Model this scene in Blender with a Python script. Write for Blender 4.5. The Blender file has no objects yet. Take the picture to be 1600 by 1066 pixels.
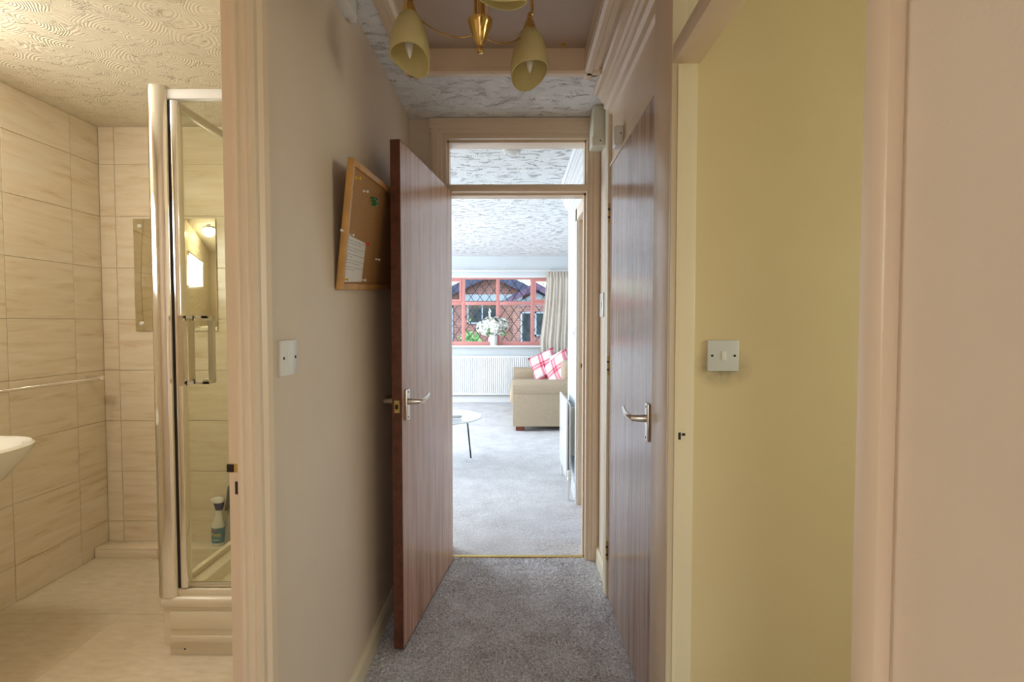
import bpy, bmesh, math, random
from mathutils import Vector, Matrix, noise
import numpy as np
random.seed(7)
R = math.radians
scene = bpy.context.scene
COL = scene.collection

# ------------------------------------------------------------------ camera
cam_d = bpy.data.cameras.new('camera'); cam = bpy.data.objects.new('camera', cam_d); COL.objects.link(cam)
cam_d.sensor_width = 36.0; cam_d.lens = 18.0; cam_d.clip_start = 0.02
cam.location = (0, 0, 1.287)
cam.rotation_euler = (R(90 - 2.0), 0, R(0.36))
scene.camera = cam

# ------------------------------------------------------------------ world, sun, exposure
w = bpy.data.worlds.new('sky'); scene.world = w; w.use_nodes = True
nt = w.node_tree; nt.nodes.clear()
wo = nt.nodes.new('ShaderNodeOutputWorld'); bg = nt.nodes.new('ShaderNodeBackground')
sk = nt.nodes.new('ShaderNodeTexSky'); sk.sky_type = 'NISHITA'; sk.sun_disc = False
sk.sun_elevation = R(48); sk.sun_rotation = R(200); sk.air_density = 1.2; sk.dust_density = 2.0
nt.links.new(sk.outputs[0], bg.inputs[0]); nt.links.new(bg.outputs[0], wo.inputs[0])
bg.inputs[1].default_value = 0.35

def sun(name, rot, energy, color):
    d = bpy.data.lights.new(name, 'SUN'); d.energy = energy; d.color = color; d.angle = R(0.6)
    o = bpy.data.objects.new(name, d); COL.objects.link(o); o.rotation_euler = rot
    return o
sun('sun', Vector((-1, -.25, -1)).to_track_quat('-Z', 'Y').to_euler(), 3.0, (1, .95, .86))

def area(name, loc, direction, sx, sy, power, color):
    d = bpy.data.lights.new(name, 'AREA'); d.shape = 'RECTANGLE'; d.size = sx; d.size_y = sy
    d.energy = power; d.color = color
    o = bpy.data.objects.new(name, d); COL.objects.link(o); o.location = loc
    o.rotation_euler = Vector(direction).to_track_quat('-Z', 'Y').to_euler()
    return o
# added fill lamps at side window, front door and kitchen window, then bathroom daylight
area('added_fill_living_side', (-3.05, 5.6, 1.35), (1, 0, 0), 3.0, 2.0, 120, (.80, .90, 1.0))
area('added_fill_front_door', (-.05, -1.5, 1.25), (0, 1, .0), 0.75, 1.9, 4.8, (1.0, .92, .85))
area('added_fill_kitchen_window', (2.78, 0.28, 1.5), (-1, 0, 0), 0.9, 1.0, 12.5, (.99, 1.0, .77))
area('daylight_bathroom_window', (-2.29, 1.40, 1.715), (1, 0, 0), 0.80, 0.48, 7, (1.0, .95, .84))

scene.view_settings.view_transform = 'Standard'; scene.view_settings.look = 'None'
scene.view_settings.gamma = 1.0; scene.view_settings.use_curve_mapping = False
scene.view_settings.exposure = 0.55

# ------------------------------------------------------------------ materials
def lin(c):
    return tuple(((v / 255) / 12.92) if v / 255 <= .04045 else (((v / 255) + .055) / 1.055) ** 2.4 for v in c)
MATS = {}
class NB:
    def __init__(s, name):
        m = bpy.data.materials.new(name); m.use_nodes = True; s.m = m; s.t = m.node_tree
        s.t.nodes.clear(); s.out = s.n('ShaderNodeOutputMaterial')
        MATS[name] = m
    def n(s, typ, **kw):
        nd = s.t.nodes.new(typ)
        for k, v in kw.items(): setattr(nd, k, v)
        return nd
    def l(s, a, b): s.t.links.new(a, b)
    def bsdf(s, color=(.8, .8, .8), rough=.5, metal=0, spec=.5):
        b = s.n('ShaderNodeBsdfPrincipled')
        b.inputs['Base Color'].default_value = (*color, 1); b.inputs['Roughness'].default_value = rough
        b.inputs['Metallic'].default_value = metal; b.inputs['Specular IOR Level'].default_value = spec
        s.l(b.outputs[0], s.out.inputs[0]); s.b = b
        return b
    def coords(s, scale=(1, 1, 1), kind='Object', rot=(0, 0, 0)):
        mp = s.n('ShaderNodeMapping'); mp.inputs['Scale'].default_value = scale; mp.inputs['Rotation'].default_value = rot
        if kind == 'World':
            g = s.n('ShaderNodeNewGeometry'); s.l(g.outputs['Position'], mp.inputs[0])
        else:
            tc = s.n('ShaderNodeTexCoord'); s.l(tc.outputs[kind], mp.inputs[0])
        return mp.outputs[0]
    def noise(s, vec, scale, detail=3, rough=.5, dist=0):
        nd = s.n('ShaderNodeTexNoise'); nd.inputs['Scale'].default_value = scale; nd.inputs['Detail'].default_value = detail
        nd.inputs['Roughness'].default_value = rough; nd.inputs['Distortion'].default_value = dist
        s.l(vec, nd.inputs['Vector']); return nd.outputs['Fac']
    def ramp(s, fac, stops):
        r = s.n('ShaderNodeValToRGB'); el = r.color_ramp.elements
        while len(el) < len(stops): el.new(.5)
        for e, (p, c) in zip(el, stops): e.position = p; e.color = (*c, 1)
        s.l(fac, r.inputs[0]); return r.outputs[0]
    def math(s, op, a, b=None):
        nd = s.n('ShaderNodeMath', operation=op)
        for i, v in enumerate((a, b)):
            if v is None: continue
            if isinstance(v, (int, float)): nd.inputs[i].default_value = v
            else: s.l(v, nd.inputs[i])
        return nd.outputs[0]
    def bump(s, h, strength=.3, dist=.01):
        bp = s.n('ShaderNodeBump'); bp.inputs['Strength'].default_value = strength; bp.inputs['Distance'].default_value = dist
        s.l(h, bp.inputs['Height']); s.l(bp.outputs[0], s.b.inputs['Normal'])

def plain(name, color, rough=.5, metal=0, var=.06, vscale=6, bump=0, bscale=80, spec=.5, bdist=.002):
    b = NB(name); b.bsdf(color, rough, metal, spec)
    v = b.coords(kind='World')
    f = b.noise(v, vscale, 4)
    lo = tuple(c * (1 - var) for c in color); hi = tuple(min(1, c * (1 + var)) for c in color)
    b.l(b.ramp(f, [(.3, lo), (.7, hi)]), b.b.inputs['Base Color'])
    if bump: b.bump(b.noise(v, bscale, 2), bump, bdist)
    return b.m

cream = (.80, .66, .49)
plain('wall_paint', (.74, .62, .49), .55, var=.02, bump=.12, bscale=160)
plain('trim_paint', (.79, .63, .46), .32, var=.025, vscale=3)
plain('trim_cream', (.80, .70, .50), .35, var=.025, vscale=3)
plain('white_gloss', (.82, .82, .82), .25, var=.01)
plain('living_wall', (.66, .70, .72), .6, var=.01)
plain('white_plastic', (.80, .79, .76), .3, var=.01)
plain('cream_plastic', (.72, .70, .56), .35, var=.02)
plain('switch_grey', (.66, .68, .66), .3, var=.01)
plain('chrome', (.82, .80, .78), .10, 1.0, var=.02)
plain('satin_metal', (.70, .67, .62), .28, 1.0, var=.03)
plain('brass', (.72, .50, .18), .16, 1.0, var=.03)
plain('brass_dull', (.62, .45, .16), .35, .9, var=.08)
plain('dark_metal', (.03, .03, .035), .4, .6)
plain('dark_hole', (.02, .012, .008), .8)
plain('rubber_black', (.015, .015, .017), .6)
plain('ceramic', (.82, .80, .72), .12, var=.01)
plain('tray_acrylic', (.74, .66, .52), .22, var=.01)
plain('grout', (.62, .52, .38), .7, var=.05)
plain('pine_frame', (.52, .27, .075), .45, var=.15, vscale=20)
plain('paper', (.78, .74, .68), .7, var=.02)
plain('ink', (.05, .05, .08), .7)
plain('pin_yellow', (.75, .55, .02), .3)
plain('pin_red', (.7, .02, .01), .3)
plain('pin_green', (.01, .22, .08), .3)
plain('pin_clear', (.75, .70, .64), .2)
plain('door_edge', (.12, .035, .015), .5, var=.35, vscale=40)
plain('sofa_fabric', (.45, .35, .24), .9, var=.10, vscale=90, bump=.4, bscale=500)
plain('sofa_foot', (.20, .05, .02), .35)
plain('cushion_cream', (.78, .72, .70), .9, var=.03)
plain('table_top', (.80, .82, .84), .08, var=.01)
plain('window_frame', (.66, .27, .24), .35, var=.06)
plain('lead', (.03, .035, .05), .5, .3)
plain('flower_white', (.85, .87, .80), .7, var=.05, vscale=60)
plain('leaf_green', (.20, .48, .16), .5, var=.3, vscale=40)
plain('vase_white', (.85, .85, .84), .2)
plain('bottle_white', (.80, .80, .78), .3)
plain('bottle_blue', (.02, .03, .16), .35)
plain('label_teal', (.03, .20, .30), .4, var=.3, vscale=60)
plain('text_yellow', (.85, .60, .05), .5)
plain('text_white', (.8, .85, .85), .5)
plain('text_red', (.6, .05, .04), .5)
plain('grey_plastic', (.30, .30, .28), .4)
plain('grey_dark', (.07, .07, .06), .5)
plain('loft_panel', (.50, .39, .30), .5, var=.04, vscale=2)
plain('render_cream', (.62, .58, .50), .8)
plain('fascia', (.30, .42, .50), .6)
plain('roof_tile', (.045, .065, .13), .7, var=.3, vscale=12)
plain('barge_board', (.10, .07, .14), .6)
plain('paving', (.30, .29, .28), .85, var=.15, vscale=5)
plain('car_paint', (.75, .75, .74), .15)
plain('car_glass', (.03, .05, .06), .05)
plain('tyre', (.02, .02, .02), .8)
plain('planter', (.55, .50, .40), .8)
plain('hedge', (.06, .14, .04), .8, var=.4, vscale=30)
plain('kitchen_floor_vinyl', (.5, .45, .36), .5)
plain('bulb_glass', (.80, .78, .76), .12)

# yellow kitchen wall paint with the grubby smudge around the switch
b = NB('kitchen_paint'); b.bsdf((.78, .64, .33), .5)
v = b.coords(kind='World'); f = b.noise(v, 3, 3)
base = b.ramp(f, [(.3, (.70, .57, .33)), (.7, (.73, .60, .35))])
mp = b.n('ShaderNodeMapping'); g = b.n('ShaderNodeNewGeometry'); b.l(g.outputs['Position'], mp.inputs[0])
mp.vector_type = 'POINT'; mp.inputs['Location'].default_value = (-.574 * 11, 0, -1.165 * 16); mp.inputs['Scale'].default_value = (11, 0, 16)
gr = b.n('ShaderNodeTexGradient', gradient_type='SPHERICAL'); b.l(mp.outputs[0], gr.inputs[0])
sm = b.math('MULTIPLY', gr.outputs['Fac'], b.noise(v, 50, 4)); sm = b.math('MULTIPLY', sm, 1.3)
mx = b.n('ShaderNodeMixRGB'); b.l(sm, mx.inputs[0]); b.l(base, mx.inputs[1]); mx.inputs[2].default_value = (.16, .13, .09, 1)
b.l(mx.outputs[0], b.b.inputs['Base Color']); b.bump(b.noise(v, 160, 2), .1, .002)

# artex ceilings: combed swirls and raised flicks
def artex(name, col, col_dark, strength, streak):
    b = NB(name); b.bsdf(col, .6)
    v = b.coords(kind='World')
    dn = b.n('ShaderNodeTexNoise'); dn.inputs['Scale'].default_value = 5; b.l(v, dn.inputs['Vector'])
    va = b.n('ShaderNodeVectorMath', operation='MULTIPLY_ADD'); b.l(dn.outputs['Color'], va.inputs[0])
    va.inputs[1].default_value = (.10, .10, .0); b.l(v, va.inputs[2])
    vo = b.n('ShaderNodeTexVoronoi'); vo.inputs['Scale'].default_value = 6.5; b.l(va.outputs[0], vo.inputs['Vector'])
    rings = b.math('SINE', b.math('MULTIPLY', vo.outputs['Distance'], 105))
    rings = b.math('MULTIPLY', rings, b.math('MULTIPLY', b.noise(v, 7, 2), b.noise(v, 40, 2)))
    mp = b.n('ShaderNodeMapping'); mp.inputs['Scale'].default_value = (10, 19, 1); b.l(va.outputs[0], mp.inputs[0])
    fl = b.noise(mp.outputs[0], 1.3, 3, .6, .6)
    fl2 = b.ramp(fl, [(.55, (0, 0, 0)), (.66, (1, 1, 1))])
    fl3 = b.n('ShaderNodeSeparateColor'); b.l(fl2, fl3.inputs[0])
    rid = b.noise(mp.outputs[0], 5, 2, .5, 2.0)
    rid = b.ramp(rid, [(.47, (0, 0, 0)), (.56, (1, 1, 1))]); rs2 = b.n('ShaderNodeSeparateColor'); b.l(rid, rs2.inputs[0])
    h = b.math('ADD', b.math('MULTIPLY', rings, .16), b.math('MULTIPLY', b.math('MULTIPLY', fl3.outputs[0], rs2.outputs[0]), streak))
    b.bump(h, strength, .02)
    return b.m
artex('artex_warm', (.82, .75, .60), (.5, .4, .3), .7, .6)
artex('artex_white', (.86, .86, .86), (.4, .4, .4), .9, .9)
artex('artex_living', (.88, .88, .88), (.4, .4, .4), 1.0, 1.9)

# travertine-look wall tile, streaks along the tile
b = NB('travertine'); b.bsdf((.7, .6, .45), .14)
oi = b.n('ShaderNodeObjectInfo'); g = b.n('ShaderNodeNewGeometry')
va = b.n('ShaderNodeVectorMath', operation='MULTIPLY_ADD')
cr = b.n('ShaderNodeCombineXYZ'); rr = b.math('MULTIPLY', oi.outputs['Random'], 40)
for i in range(3): b.l(rr, cr.inputs[i])
b.l(g.outputs['Position'], va.inputs[0]); va.inputs[1].default_value = (3.2, 3.2, 26); b.l(cr.outputs[0], va.inputs[2])
f = b.noise(va.outputs[0], 1.0, 6, .6, .6)
b.l(b.ramp(f, [(.28, (.66, .52, .36)), (.42, (.77, .66, .50)), (.60, (.82, .73, .59)), (.75, (.85, .78, .66))]), b.b.inputs['Base Color'])

# vinyl floor
b = NB('vinyl_floor'); b.bsdf((.7, .62, .48), .4)
v = b.coords((6, 18, 6), 'World'); f = b.noise(v, 2.2, 5, .6)
b.l(b.ramp(f, [(.3, (.62, .53, .40)), (.7, (.74, .66, .53))]), b.b.inputs['Base Color'])

# veneer doors
def veneer(name, dark, mid, light, rough, rot=0):
    b = NB(name); b.bsdf(mid, rough, spec=.6)
    v = b.coords((22, 22, 1.1), 'Object')
    f1 = b.noise(v, 1.2, 5, .55, .5)
    v2 = b.coords((150, 150, 2.0), 'Object'); f2 = b.noise(v2, 1.0, 3, .6)
    s_ = b.math('ADD', b.math('MULTIPLY', f1, .65), b.math('MULTIPLY', f2, .35))
    b.l(b.ramp(s_, [(.34, dark), (.47, mid), (.56, light), (.66, mid)]), b.b.inputs['Base Color'])
    b.bump(f2, .12, .001)
    return b.m
veneer('veneer_warm', (.34, .17, .11), (.56, .32, .21), (.70, .47, .34), .26)
veneer('veneer_grey', (.15, .085, .06), (.40, .26, .20), (.58, .43, .36), .18)

# cork
b = NB('cork'); b.bsdf((.4, .2, .07), .9)
v = b.coords(kind='Object'); f = b.noise(v, 220, 3, .7)
b.l(b.ramp(f, [(.3, (.30, .145, .045)), (.7, (.50, .27, .10))]), b.b.inputs['Base Color']); b.bump(f, .3, .002)

# carpets
def carpet(name, dk, lt):
    b = NB(name); b.bsdf(lt, .95, spec=.15)
    v = b.coords(kind='World')
    f1 = b.noise(v, 115, 4, .8); f2 = b.noise(v, 6, 3, .6)
    s_ = b.math('ADD', b.math('MULTIPLY', f1, .8), b.math('MULTIPLY', f2, .2))
    b.l(b.ramp(s_, [(.40, dk), (.60, lt)]), b.b.inputs['Base Color'])
    b.bump(f1, .6, .006)
    return b.m
carpet('carpet_hall', (.33, .31, .31), (.92, .94, 1.0))
carpet('carpet_living', (.50, .48, .48), (.86, .85, .86))

# clear glass: real dielectric-looking pane that lets light pass
def glass(name, tint, rough=0.0, refl=1.0):
    b = NB(name)
    tr = b.n('ShaderNodeBsdfTransparent'); tr.inputs[0].default_value = (*tint, 1)
    gl = b.n('ShaderNodeBsdfGlossy'); gl.inputs['Roughness'].default_value = rough
    fr = b.n('ShaderNodeFresnel'); fr.inputs['IOR'].default_value = 1.45
    mx = b.n('ShaderNodeMixShader'); ge = b.n('ShaderNodeNewGeometry'); b.l(b.math('MULTIPLY', fr.outputs[0], b.math('SUBTRACT', refl, ge.outputs['Backfacing'])), mx.inputs[0]); b.l(tr.outputs[0], mx.inputs[1]); b.l(gl.outputs[0], mx.inputs[2])
    b.l(mx.outputs[0], b.out.inputs[0]); return b.m
glass('glass_clear', (.97, .98, .98))
glass('glass_shower', (.955, .965, .92))
glass('glass_frosted', (.9, .92, .92), .25)
b = NB('mirror_glass'); b.bsdf((.86, .83, .70), .03, 1.0)

# frosted daylit bathroom pane
b = NB('frosted_daylit'); em = b.n('ShaderNodeEmission'); em.inputs[0].default_value = (.9, .95, 1, 1); em.inputs[1].default_value = 2.2
b.l(em.outputs[0], b.out.inputs[0])

# lamp shade: cream frosted glass
b = NB('shade_glass'); b.bsdf((.78, .70, .40), .35, spec=.5)
tl = b.n('ShaderNodeBsdfTranslucent'); tl.inputs[0].default_value = (.85, .76, .42, 1)
mx = b.n('ShaderNodeMixShader'); mx.inputs[0].default_value = .45; b.l(b.b.outputs[0], mx.inputs[1]); b.l(tl.outputs[0], mx.inputs[2]); b.l(mx.outputs[0], b.out.inputs[0])

b = NB('curtain_cloth'); b.bsdf((.86, .82, .75), .9)
tl = b.n('ShaderNodeBsdfTranslucent'); tl.inputs[0].default_value = (.88, .82, .72, 1)
mx = b.n('ShaderNodeMixShader'); mx.inputs[0].default_value = .5; b.l(b.b.outputs[0], mx.inputs[1]); b.l(tl.outputs[0], mx.inputs[2]); b.l(mx.outputs[0], b.out.inputs[0])
# pink and white check
b = NB('tartan'); b.bsdf((.7, .3, .35), .9)
tc = b.n('ShaderNodeTexCoord'); sp = b.n('ShaderNodeSeparateXYZ'); b.l(tc.outputs['Object'], sp.inputs[0])
def stripe(o, per, duty, off):
    x = b.math('FRACT', b.math('ADD', b.math('DIVIDE', o, per), off)); return b.math('LESS_THAN', x, duty)
s1 = stripe(sp.outputs[0], .20, .38, .2); s2 = stripe(sp.outputs[1], .20, .38, .2)
t1 = stripe(sp.outputs[0], .20, .05, .02); t2 = stripe(sp.outputs[1], .20, .05, .02)
f = b.math('MULTIPLY', b.math('ADD', s1, s2), .5); f = b.math('SUBTRACT', f, b.math('MULTIPLY', b.math('MAXIMUM', t1, t2), .5))
b.l(b.ramp(f, [(0, (.74, .66, .66)), (.5, (.66, .22, .27)), (1, (.50, .05, .10))]), b.b.inputs['Base Color'])

# brickwork (far, beyond the glass)
b = NB('brickwork'); b.bsdf((.4, .2, .15), .9)
v = b.coords((1, 1, 1), 'World', (R(90), 0, 0)); bk = b.n('ShaderNodeTexBrick'); b.l(v, bk.inputs['Vector'])
bk.inputs['Scale'].default_value = 1; bk.inputs['Brick Width'].default_value = .225; bk.inputs['Row Height'].default_value = .075
bk.inputs['Mortar Size'].default_value = .008
bk.inputs['Color1'].default_value = (.33, .15, .12, 1); bk.inputs['Color2'].default_value = (.20, .10, .10, 1); bk.inputs['Mortar'].default_value = (.35, .3, .3, 1)
b.l(bk.outputs['Color'], b.b.inputs['Base Color'])

# ------------------------------------------------------------------ mesh helpers
ORG = {}
def tag(o, label=None, cat=None, group=None, kind=None):
    if label: o['label'] = label
    if cat: o['category'] = cat
    if group: o['group'] = group
    if kind: o['kind'] = kind
    return o
def empty(name, loc=(0, 0, 0), **kw):
    o = bpy.data.objects.new(name, None); COL.objects.link(o); o.location = loc; o.empty_display_size = .05
    ORG[o.name] = Vector(loc); return tag(o, **kw)
def mesh(name, verts, faces, mat, parent=None, smooth=False, bevel=0, seg=2, **kw):
    vs = [Vector(v) for v in verts]
    lo = Vector([min(v[i] for v in vs) for i in range(3)]); hi = Vector([max(v[i] for v in vs) for i in range(3)])
    c = (lo + hi) / 2
    if parent is None: c.z = lo.z
    me = bpy.data.meshes.new(name); me.from_pydata([v - c for v in vs], [], faces)
    bm = bmesh.new(); bm.from_mesh(me)
    bmesh.ops.recalc_face_normals(bm, faces=bm.faces)
    if bevel:
        es = [e for e in bm.edges if len(e.link_faces) == 2 and e.calc_face_angle(0) > .5]
        bmesh.ops.bevel(bm, geom=es, offset=bevel, segments=seg, affect='EDGES', profile=.5, clamp_overlap=True)
    bm.to_mesh(me); bm.free()
    if smooth or bevel:
        me.polygons.foreach_set('use_smooth', [True] * len(me.polygons))
        if hasattr(me, 'set_sharp_from_angle'): me.set_sharp_from_angle(angle=R(40))
    me.materials.append(MATS[mat])
    o = bpy.data.objects.new(name, me); COL.objects.link(o)
    ORG[o.name] = c.copy()
    if parent is not None:
        o.parent = parent; o.location = c - ORG[parent.name]
    else: o.location = c
    return tag(o, **kw)
def box_vf(x0, x1, y0, y1, z0, z1, base=0):
    v = [(x, y, z) for x in (x0, x1) for y in (y0, y1) for z in (z0, z1)]
    f = [(0, 1, 3, 2), (4, 6, 7, 5), (0, 4, 5, 1), (2, 3, 7, 6), (0, 2, 6, 4), (1, 5, 7, 3)]
    return v, [tuple(i + base for i in q) for q in f]
def box(name, b, mat, parent=None, **kw):
    v, f = box_vf(*b); return mesh(name, v, f, mat, parent, **kw)
def boxes(name, bs, mat, parent=None, **kw):
    V, F = [], []
    for q in bs:
        v, f = box_vf(*q, base=len(V)); V += v; F += f
    return mesh(name, V, F, mat, parent, **kw)
def prism(name, prof, axis, a0, a1, mat, parent=None, **kw):
    # prof in the two remaining axes in order (x: y,z ; y: x,z ; z: x,y)
    def P(p, a): return {'x': (a, p[0], p[1]), 'y': (p[0], a, p[1]), 'z': (p[0], p[1], a)}[axis]
    n = len(prof); V = [P(p, a0) for p in prof] + [P(p, a1) for p in prof]
    F = [tuple(range(n)), tuple(range(2 * n - 1, n - 1, -1))] + [(i, (i + 1) % n, n + (i + 1) % n, n + i) for i in range(n)]
    return mesh(name, V, F, mat, parent, **kw)
def tube_vf(pts, rad, seg=10, base=0, flat=(1, 1)):
    pts = [Vector(p) for p in pts]; n = len(pts); V, F = [], []
    rads = rad if isinstance(rad, (list, tuple)) else [rad] * n
    t0 = (pts[1] - pts[0]).normalized(); up = Vector((0, 0, 1)) if abs(t0.z) < .9 else Vector((1, 0, 0))
    nrm = (up - t0 * up.dot(t0)).normalized()
    for i, p in enumerate(pts):
        t = (pts[min(i + 1, n - 1)] - pts[max(i - 1, 0)]).normalized()
        nrm = (nrm - t * nrm.dot(t)).normalized(); bn = t.cross(nrm)
        for k in range(seg):
            a = 2 * math.pi * k / seg
            V.append(p + (nrm * math.cos(a) * flat[0] + bn * math.sin(a) * flat[1]) * rads[i])
    for i in range(n - 1):
        for k in range(seg):
            a, b2 = i * seg + k, i * seg + (k + 1) % seg
            F.append((base + a, base + b2, base + b2 + seg, base + a + seg))
    F.append(tuple(base + k for k in range(seg))); F.append(tuple(base + (n - 1) * seg + k for k in range(seg)))
    return V, F
def tube(name, pts, rad, mat, parent=None, seg=10, flat=(1, 1), **kw):
    V, F = tube_vf(pts, rad, seg, 0, flat); return mesh(name, V, F, mat, parent, smooth=True, **kw)
def lathe(name, prof, c, mat, parent=None, seg=32, axis='z', caps=True, **kw):
    V, F = [], []
    for r, h in prof:
        for k in range(seg):
            a = 2 * math.pi * k / seg; u, v = max(r, 1e-5) * math.cos(a), max(r, 1e-5) * math.sin(a)
            V.append({'z': (c[0] + u, c[1] + v, c[2] + h), 'x': (c[0] + h, c[1] + u, c[2] + v), 'y': (c[0] + u, c[1] + h, c[2] + v)}[axis])
    for i in range(len(prof) - 1):
        for k in range(seg):
            a, b2 = i * seg + k, i * seg + (k + 1) % seg; F.append((a, b2, b2 + seg, a + seg))
    if caps:
        F.append(tuple(range(seg))); F.append(tuple((len(prof) - 1) * seg + k for k in range(seg)))
    return mesh(name, V, F, mat, parent, smooth=True, **kw)
def struct(o, label, cat):
    return tag(o, label, cat, kind='structure')

CE = 2.365            # ceiling height
HL, HR = -.56, .449   # hall wall faces
EY = 2.745             # hall face of the end wall
TH = .061             # thin partition
TL = .044

# ------------------------------------------------------------------ structure: hall
# carpet with real pile relief
def carpet_mesh(name, x0, x1, y0, y1, step, amp, mat, z=0.0, wav=.003):
    nx, ny = int((x1 - x0) / step) + 1, int((y1 - y0) / step) + 1
    rng = np.random.default_rng(3)
    X, Y = np.meshgrid(np.linspace(x0, x1, nx), np.linspace(y0, y1, ny))
    Z = z + rng.uniform(-amp, amp, X.shape) + wav * np.sin(X * 9 + Y * 4) * np.sin(Y * 7)
    X = X + rng.uniform(-.3, .3, X.shape) * step; Y2 = Y + rng.uniform(-.3, .3, X.shape) * step
    X[:, 0] = x0; X[:, -1] = x1; Y2[0] = y0; Y2[-1] = y1
    V = np.stack([X, Y2, Z], -1).reshape(-1, 3)
    i = np.arange(nx * ny).reshape(ny, nx)
    Fq = np.stack([i[:-1, :-1], i[:-1, 1:], i[1:, 1:], i[1:, :-1]], -1).reshape(-1, 4)
    me = bpy.data.meshes.new(name); me.from_pydata(V.tolist(), [], Fq.tolist())
    me.polygons.foreach_set('use_smooth', [True] * len(me.polygons)); me.materials.append(MATS[mat])
    o = bpy.data.objects.new(name, me); COL.objects.link(o); ORG[o.name] = Vector((0, 0, 0)); return o
struct(carpet_mesh('floor_hall', HL - .06, HR + .06, .9, EY + .035, .006, .0035, 'carpet_hall'), 'grey-brown flecked cut pile carpet running down the hallway', 'carpet')
struct(box('floor_hall_near', (HL - .06, HR + .06, -1.6, .9, -.05, 0), 'carpet_hall'), 'near end of the flecked hallway carpet under the viewer', 'carpet')

def wall(name, bs, mat, label):
    return struct(boxes(name, bs, mat), label, 'wall')
DB0, DB1 = .25, 1.07      # bathroom doorway (y)
DK0, DK1 = .645, 1.405    # kitchen doorway (y)
D20, D21 = 1.588, 2.372   # closed door opening (y)
wall('wall_left', [(HL - TL, HL, -1.6, DB0, 0, CE), (HL - TL, HL, DB1, 2.9, 0, CE), (HL - TL, HL, DB0, DB1, 2.03, CE)], 'wall_paint', 'smooth beige hallway wall carrying the cork board and rocker switch')
wall('wall_right', [(HR, HR + TH, -1.6, DK0 - .006, 0, CE), (HR, HR + TH, DK1 + .022, D20 - .006, 0, CE), (HR, HR + TH, D21, 2.9, 0, CE)], 'wall_paint', 'beige hallway wall around the closed veneer door and kitchen doorway')
OX0, OX1, OZ = -.385, .402, 2.285
wall('wall_end', [(HL - TL, OX0, EY, 2.9, 0, CE), (OX1, HR + TH, EY, 2.9, 0, CE), (OX0, OX1, EY, 2.9, OZ, CE)], 'wall_paint', 'cross wall with the glazed-over doorway into the living room')
wall('wall_back', [(HL - TL, -.44, -1.66, -1.6, 0, CE), (.34, HR + TH, -1.66, -1.6, 0, CE), (-.44, .34, -1.66, -1.6, 2.2, CE), (-.44, .34, -1.66, -1.6, 0, .3)], 'wall_paint', 'hallway wall around the added glazed front door behind the viewer')
# hall ceiling with the loft hatch opening
HX0, HX1, HY0, HY1 = -.40, .29, .95, 2.18
struct(boxes('ceiling_hall', [(HL - TL, HX0 - .01, -1.6, 2.9, CE, CE + .05), (HX1 + .01, HR + TH, -1.6, 2.9, CE, CE + .05), (HX0 - .01, HX1 + .01, -1.6, HY0 - .01, CE, CE + .05), (HX0 - .01, HX1 + .01, HY1 + .01, 2.9, CE, CE + .05)], 'artex_white'), 'white swirled artex hallway ceiling around the loft hatch', 'ceiling')
lh = struct(empty('trim_1', ((HX0 + HX1) / 2, (HY0 + HY1) / 2, CE)), 'cream moulded frame of the loft hatch in the hallway ceiling', 'loft hatch')
box('hatch_panel', (HX0 - .02, HX1 + .02, HY0 - .02, HY1 + .02, CE + .070, CE + .085), 'loft_panel', lh)
boxes('hatch_lining', [(HX0 - .02, HX0, HY0, HY1, CE - .006, CE + .07), (HX1, HX1 + .02, HY0, HY1, CE - .006, CE + .07), (HX0, HX1, HY1, HY1 + .02, CE - .006, CE + .07), (HX0, HX1, HY0 - .02, HY0, CE - .006, CE + .07)], 'trim_paint', lh)
def mould(u0, d):  # stepped moulding profile: offset from the opening edge, height below ceiling
    return [(u0, CE), (u0, CE - .022), (u0 + d * .012, CE - .028), (u0 + d * .03, CE - .028), (u0 + d * .034, CE - .020), (u0 + d * .056, CE - .020), (u0 + d * .060, CE - .010), (u0 + d * .072, CE - .008), (u0 + d * .072, CE)]
prism('moulding', mould(HX0 - .002, -1), 'y', HY0 - .07, HY1 + .07, 'trim_paint', lh)
prism('moulding', mould(HX1 + .002, 1), 'y', HY0 - .07, HY1 + .07, 'trim_paint', lh)
prism('moulding', mould(HY1 + .002, 1), 'x', HX0 - .07, HX1 + .07, 'trim_paint', lh)
prism('moulding', mould(HY0 - .002, -1), 'x', HX0 - .07, HX1 + .07, 'trim_paint', lh)
lathe('latch_knob', [(.001, -.012), (.008, -.010), (.008, -.002), (.012, 0)], (.20, HY1 - .03, CE + .070), 'brass_dull', lh, seg=12)
# stepped timber cornice along the right wall
def cornice(name, x, y0, y1, label):
    prof = [(x, CE), (x - .088, CE), (x - .088, CE - .020), (x - .080, CE - .030), (x - .068, CE - .030), (x - .066, CE - .044), (x - .056, CE - .048), (x - .054, CE - .062), (x - .042, CE - .066), (x - .040, CE - .090), (x - .026, CE - .098), (x - .022, CE - .128), (x - .010, CE - .134), (x, CE - .150)]
    return struct(prism(name, prof, 'y', y0, y1, 'trim_paint' if x > .444 else 'white_gloss'), label, 'cornice')
cornice('trim_2', HR + .001, -.6, 2.40, 'stepped cream cornice above the closed hallway door')
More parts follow.
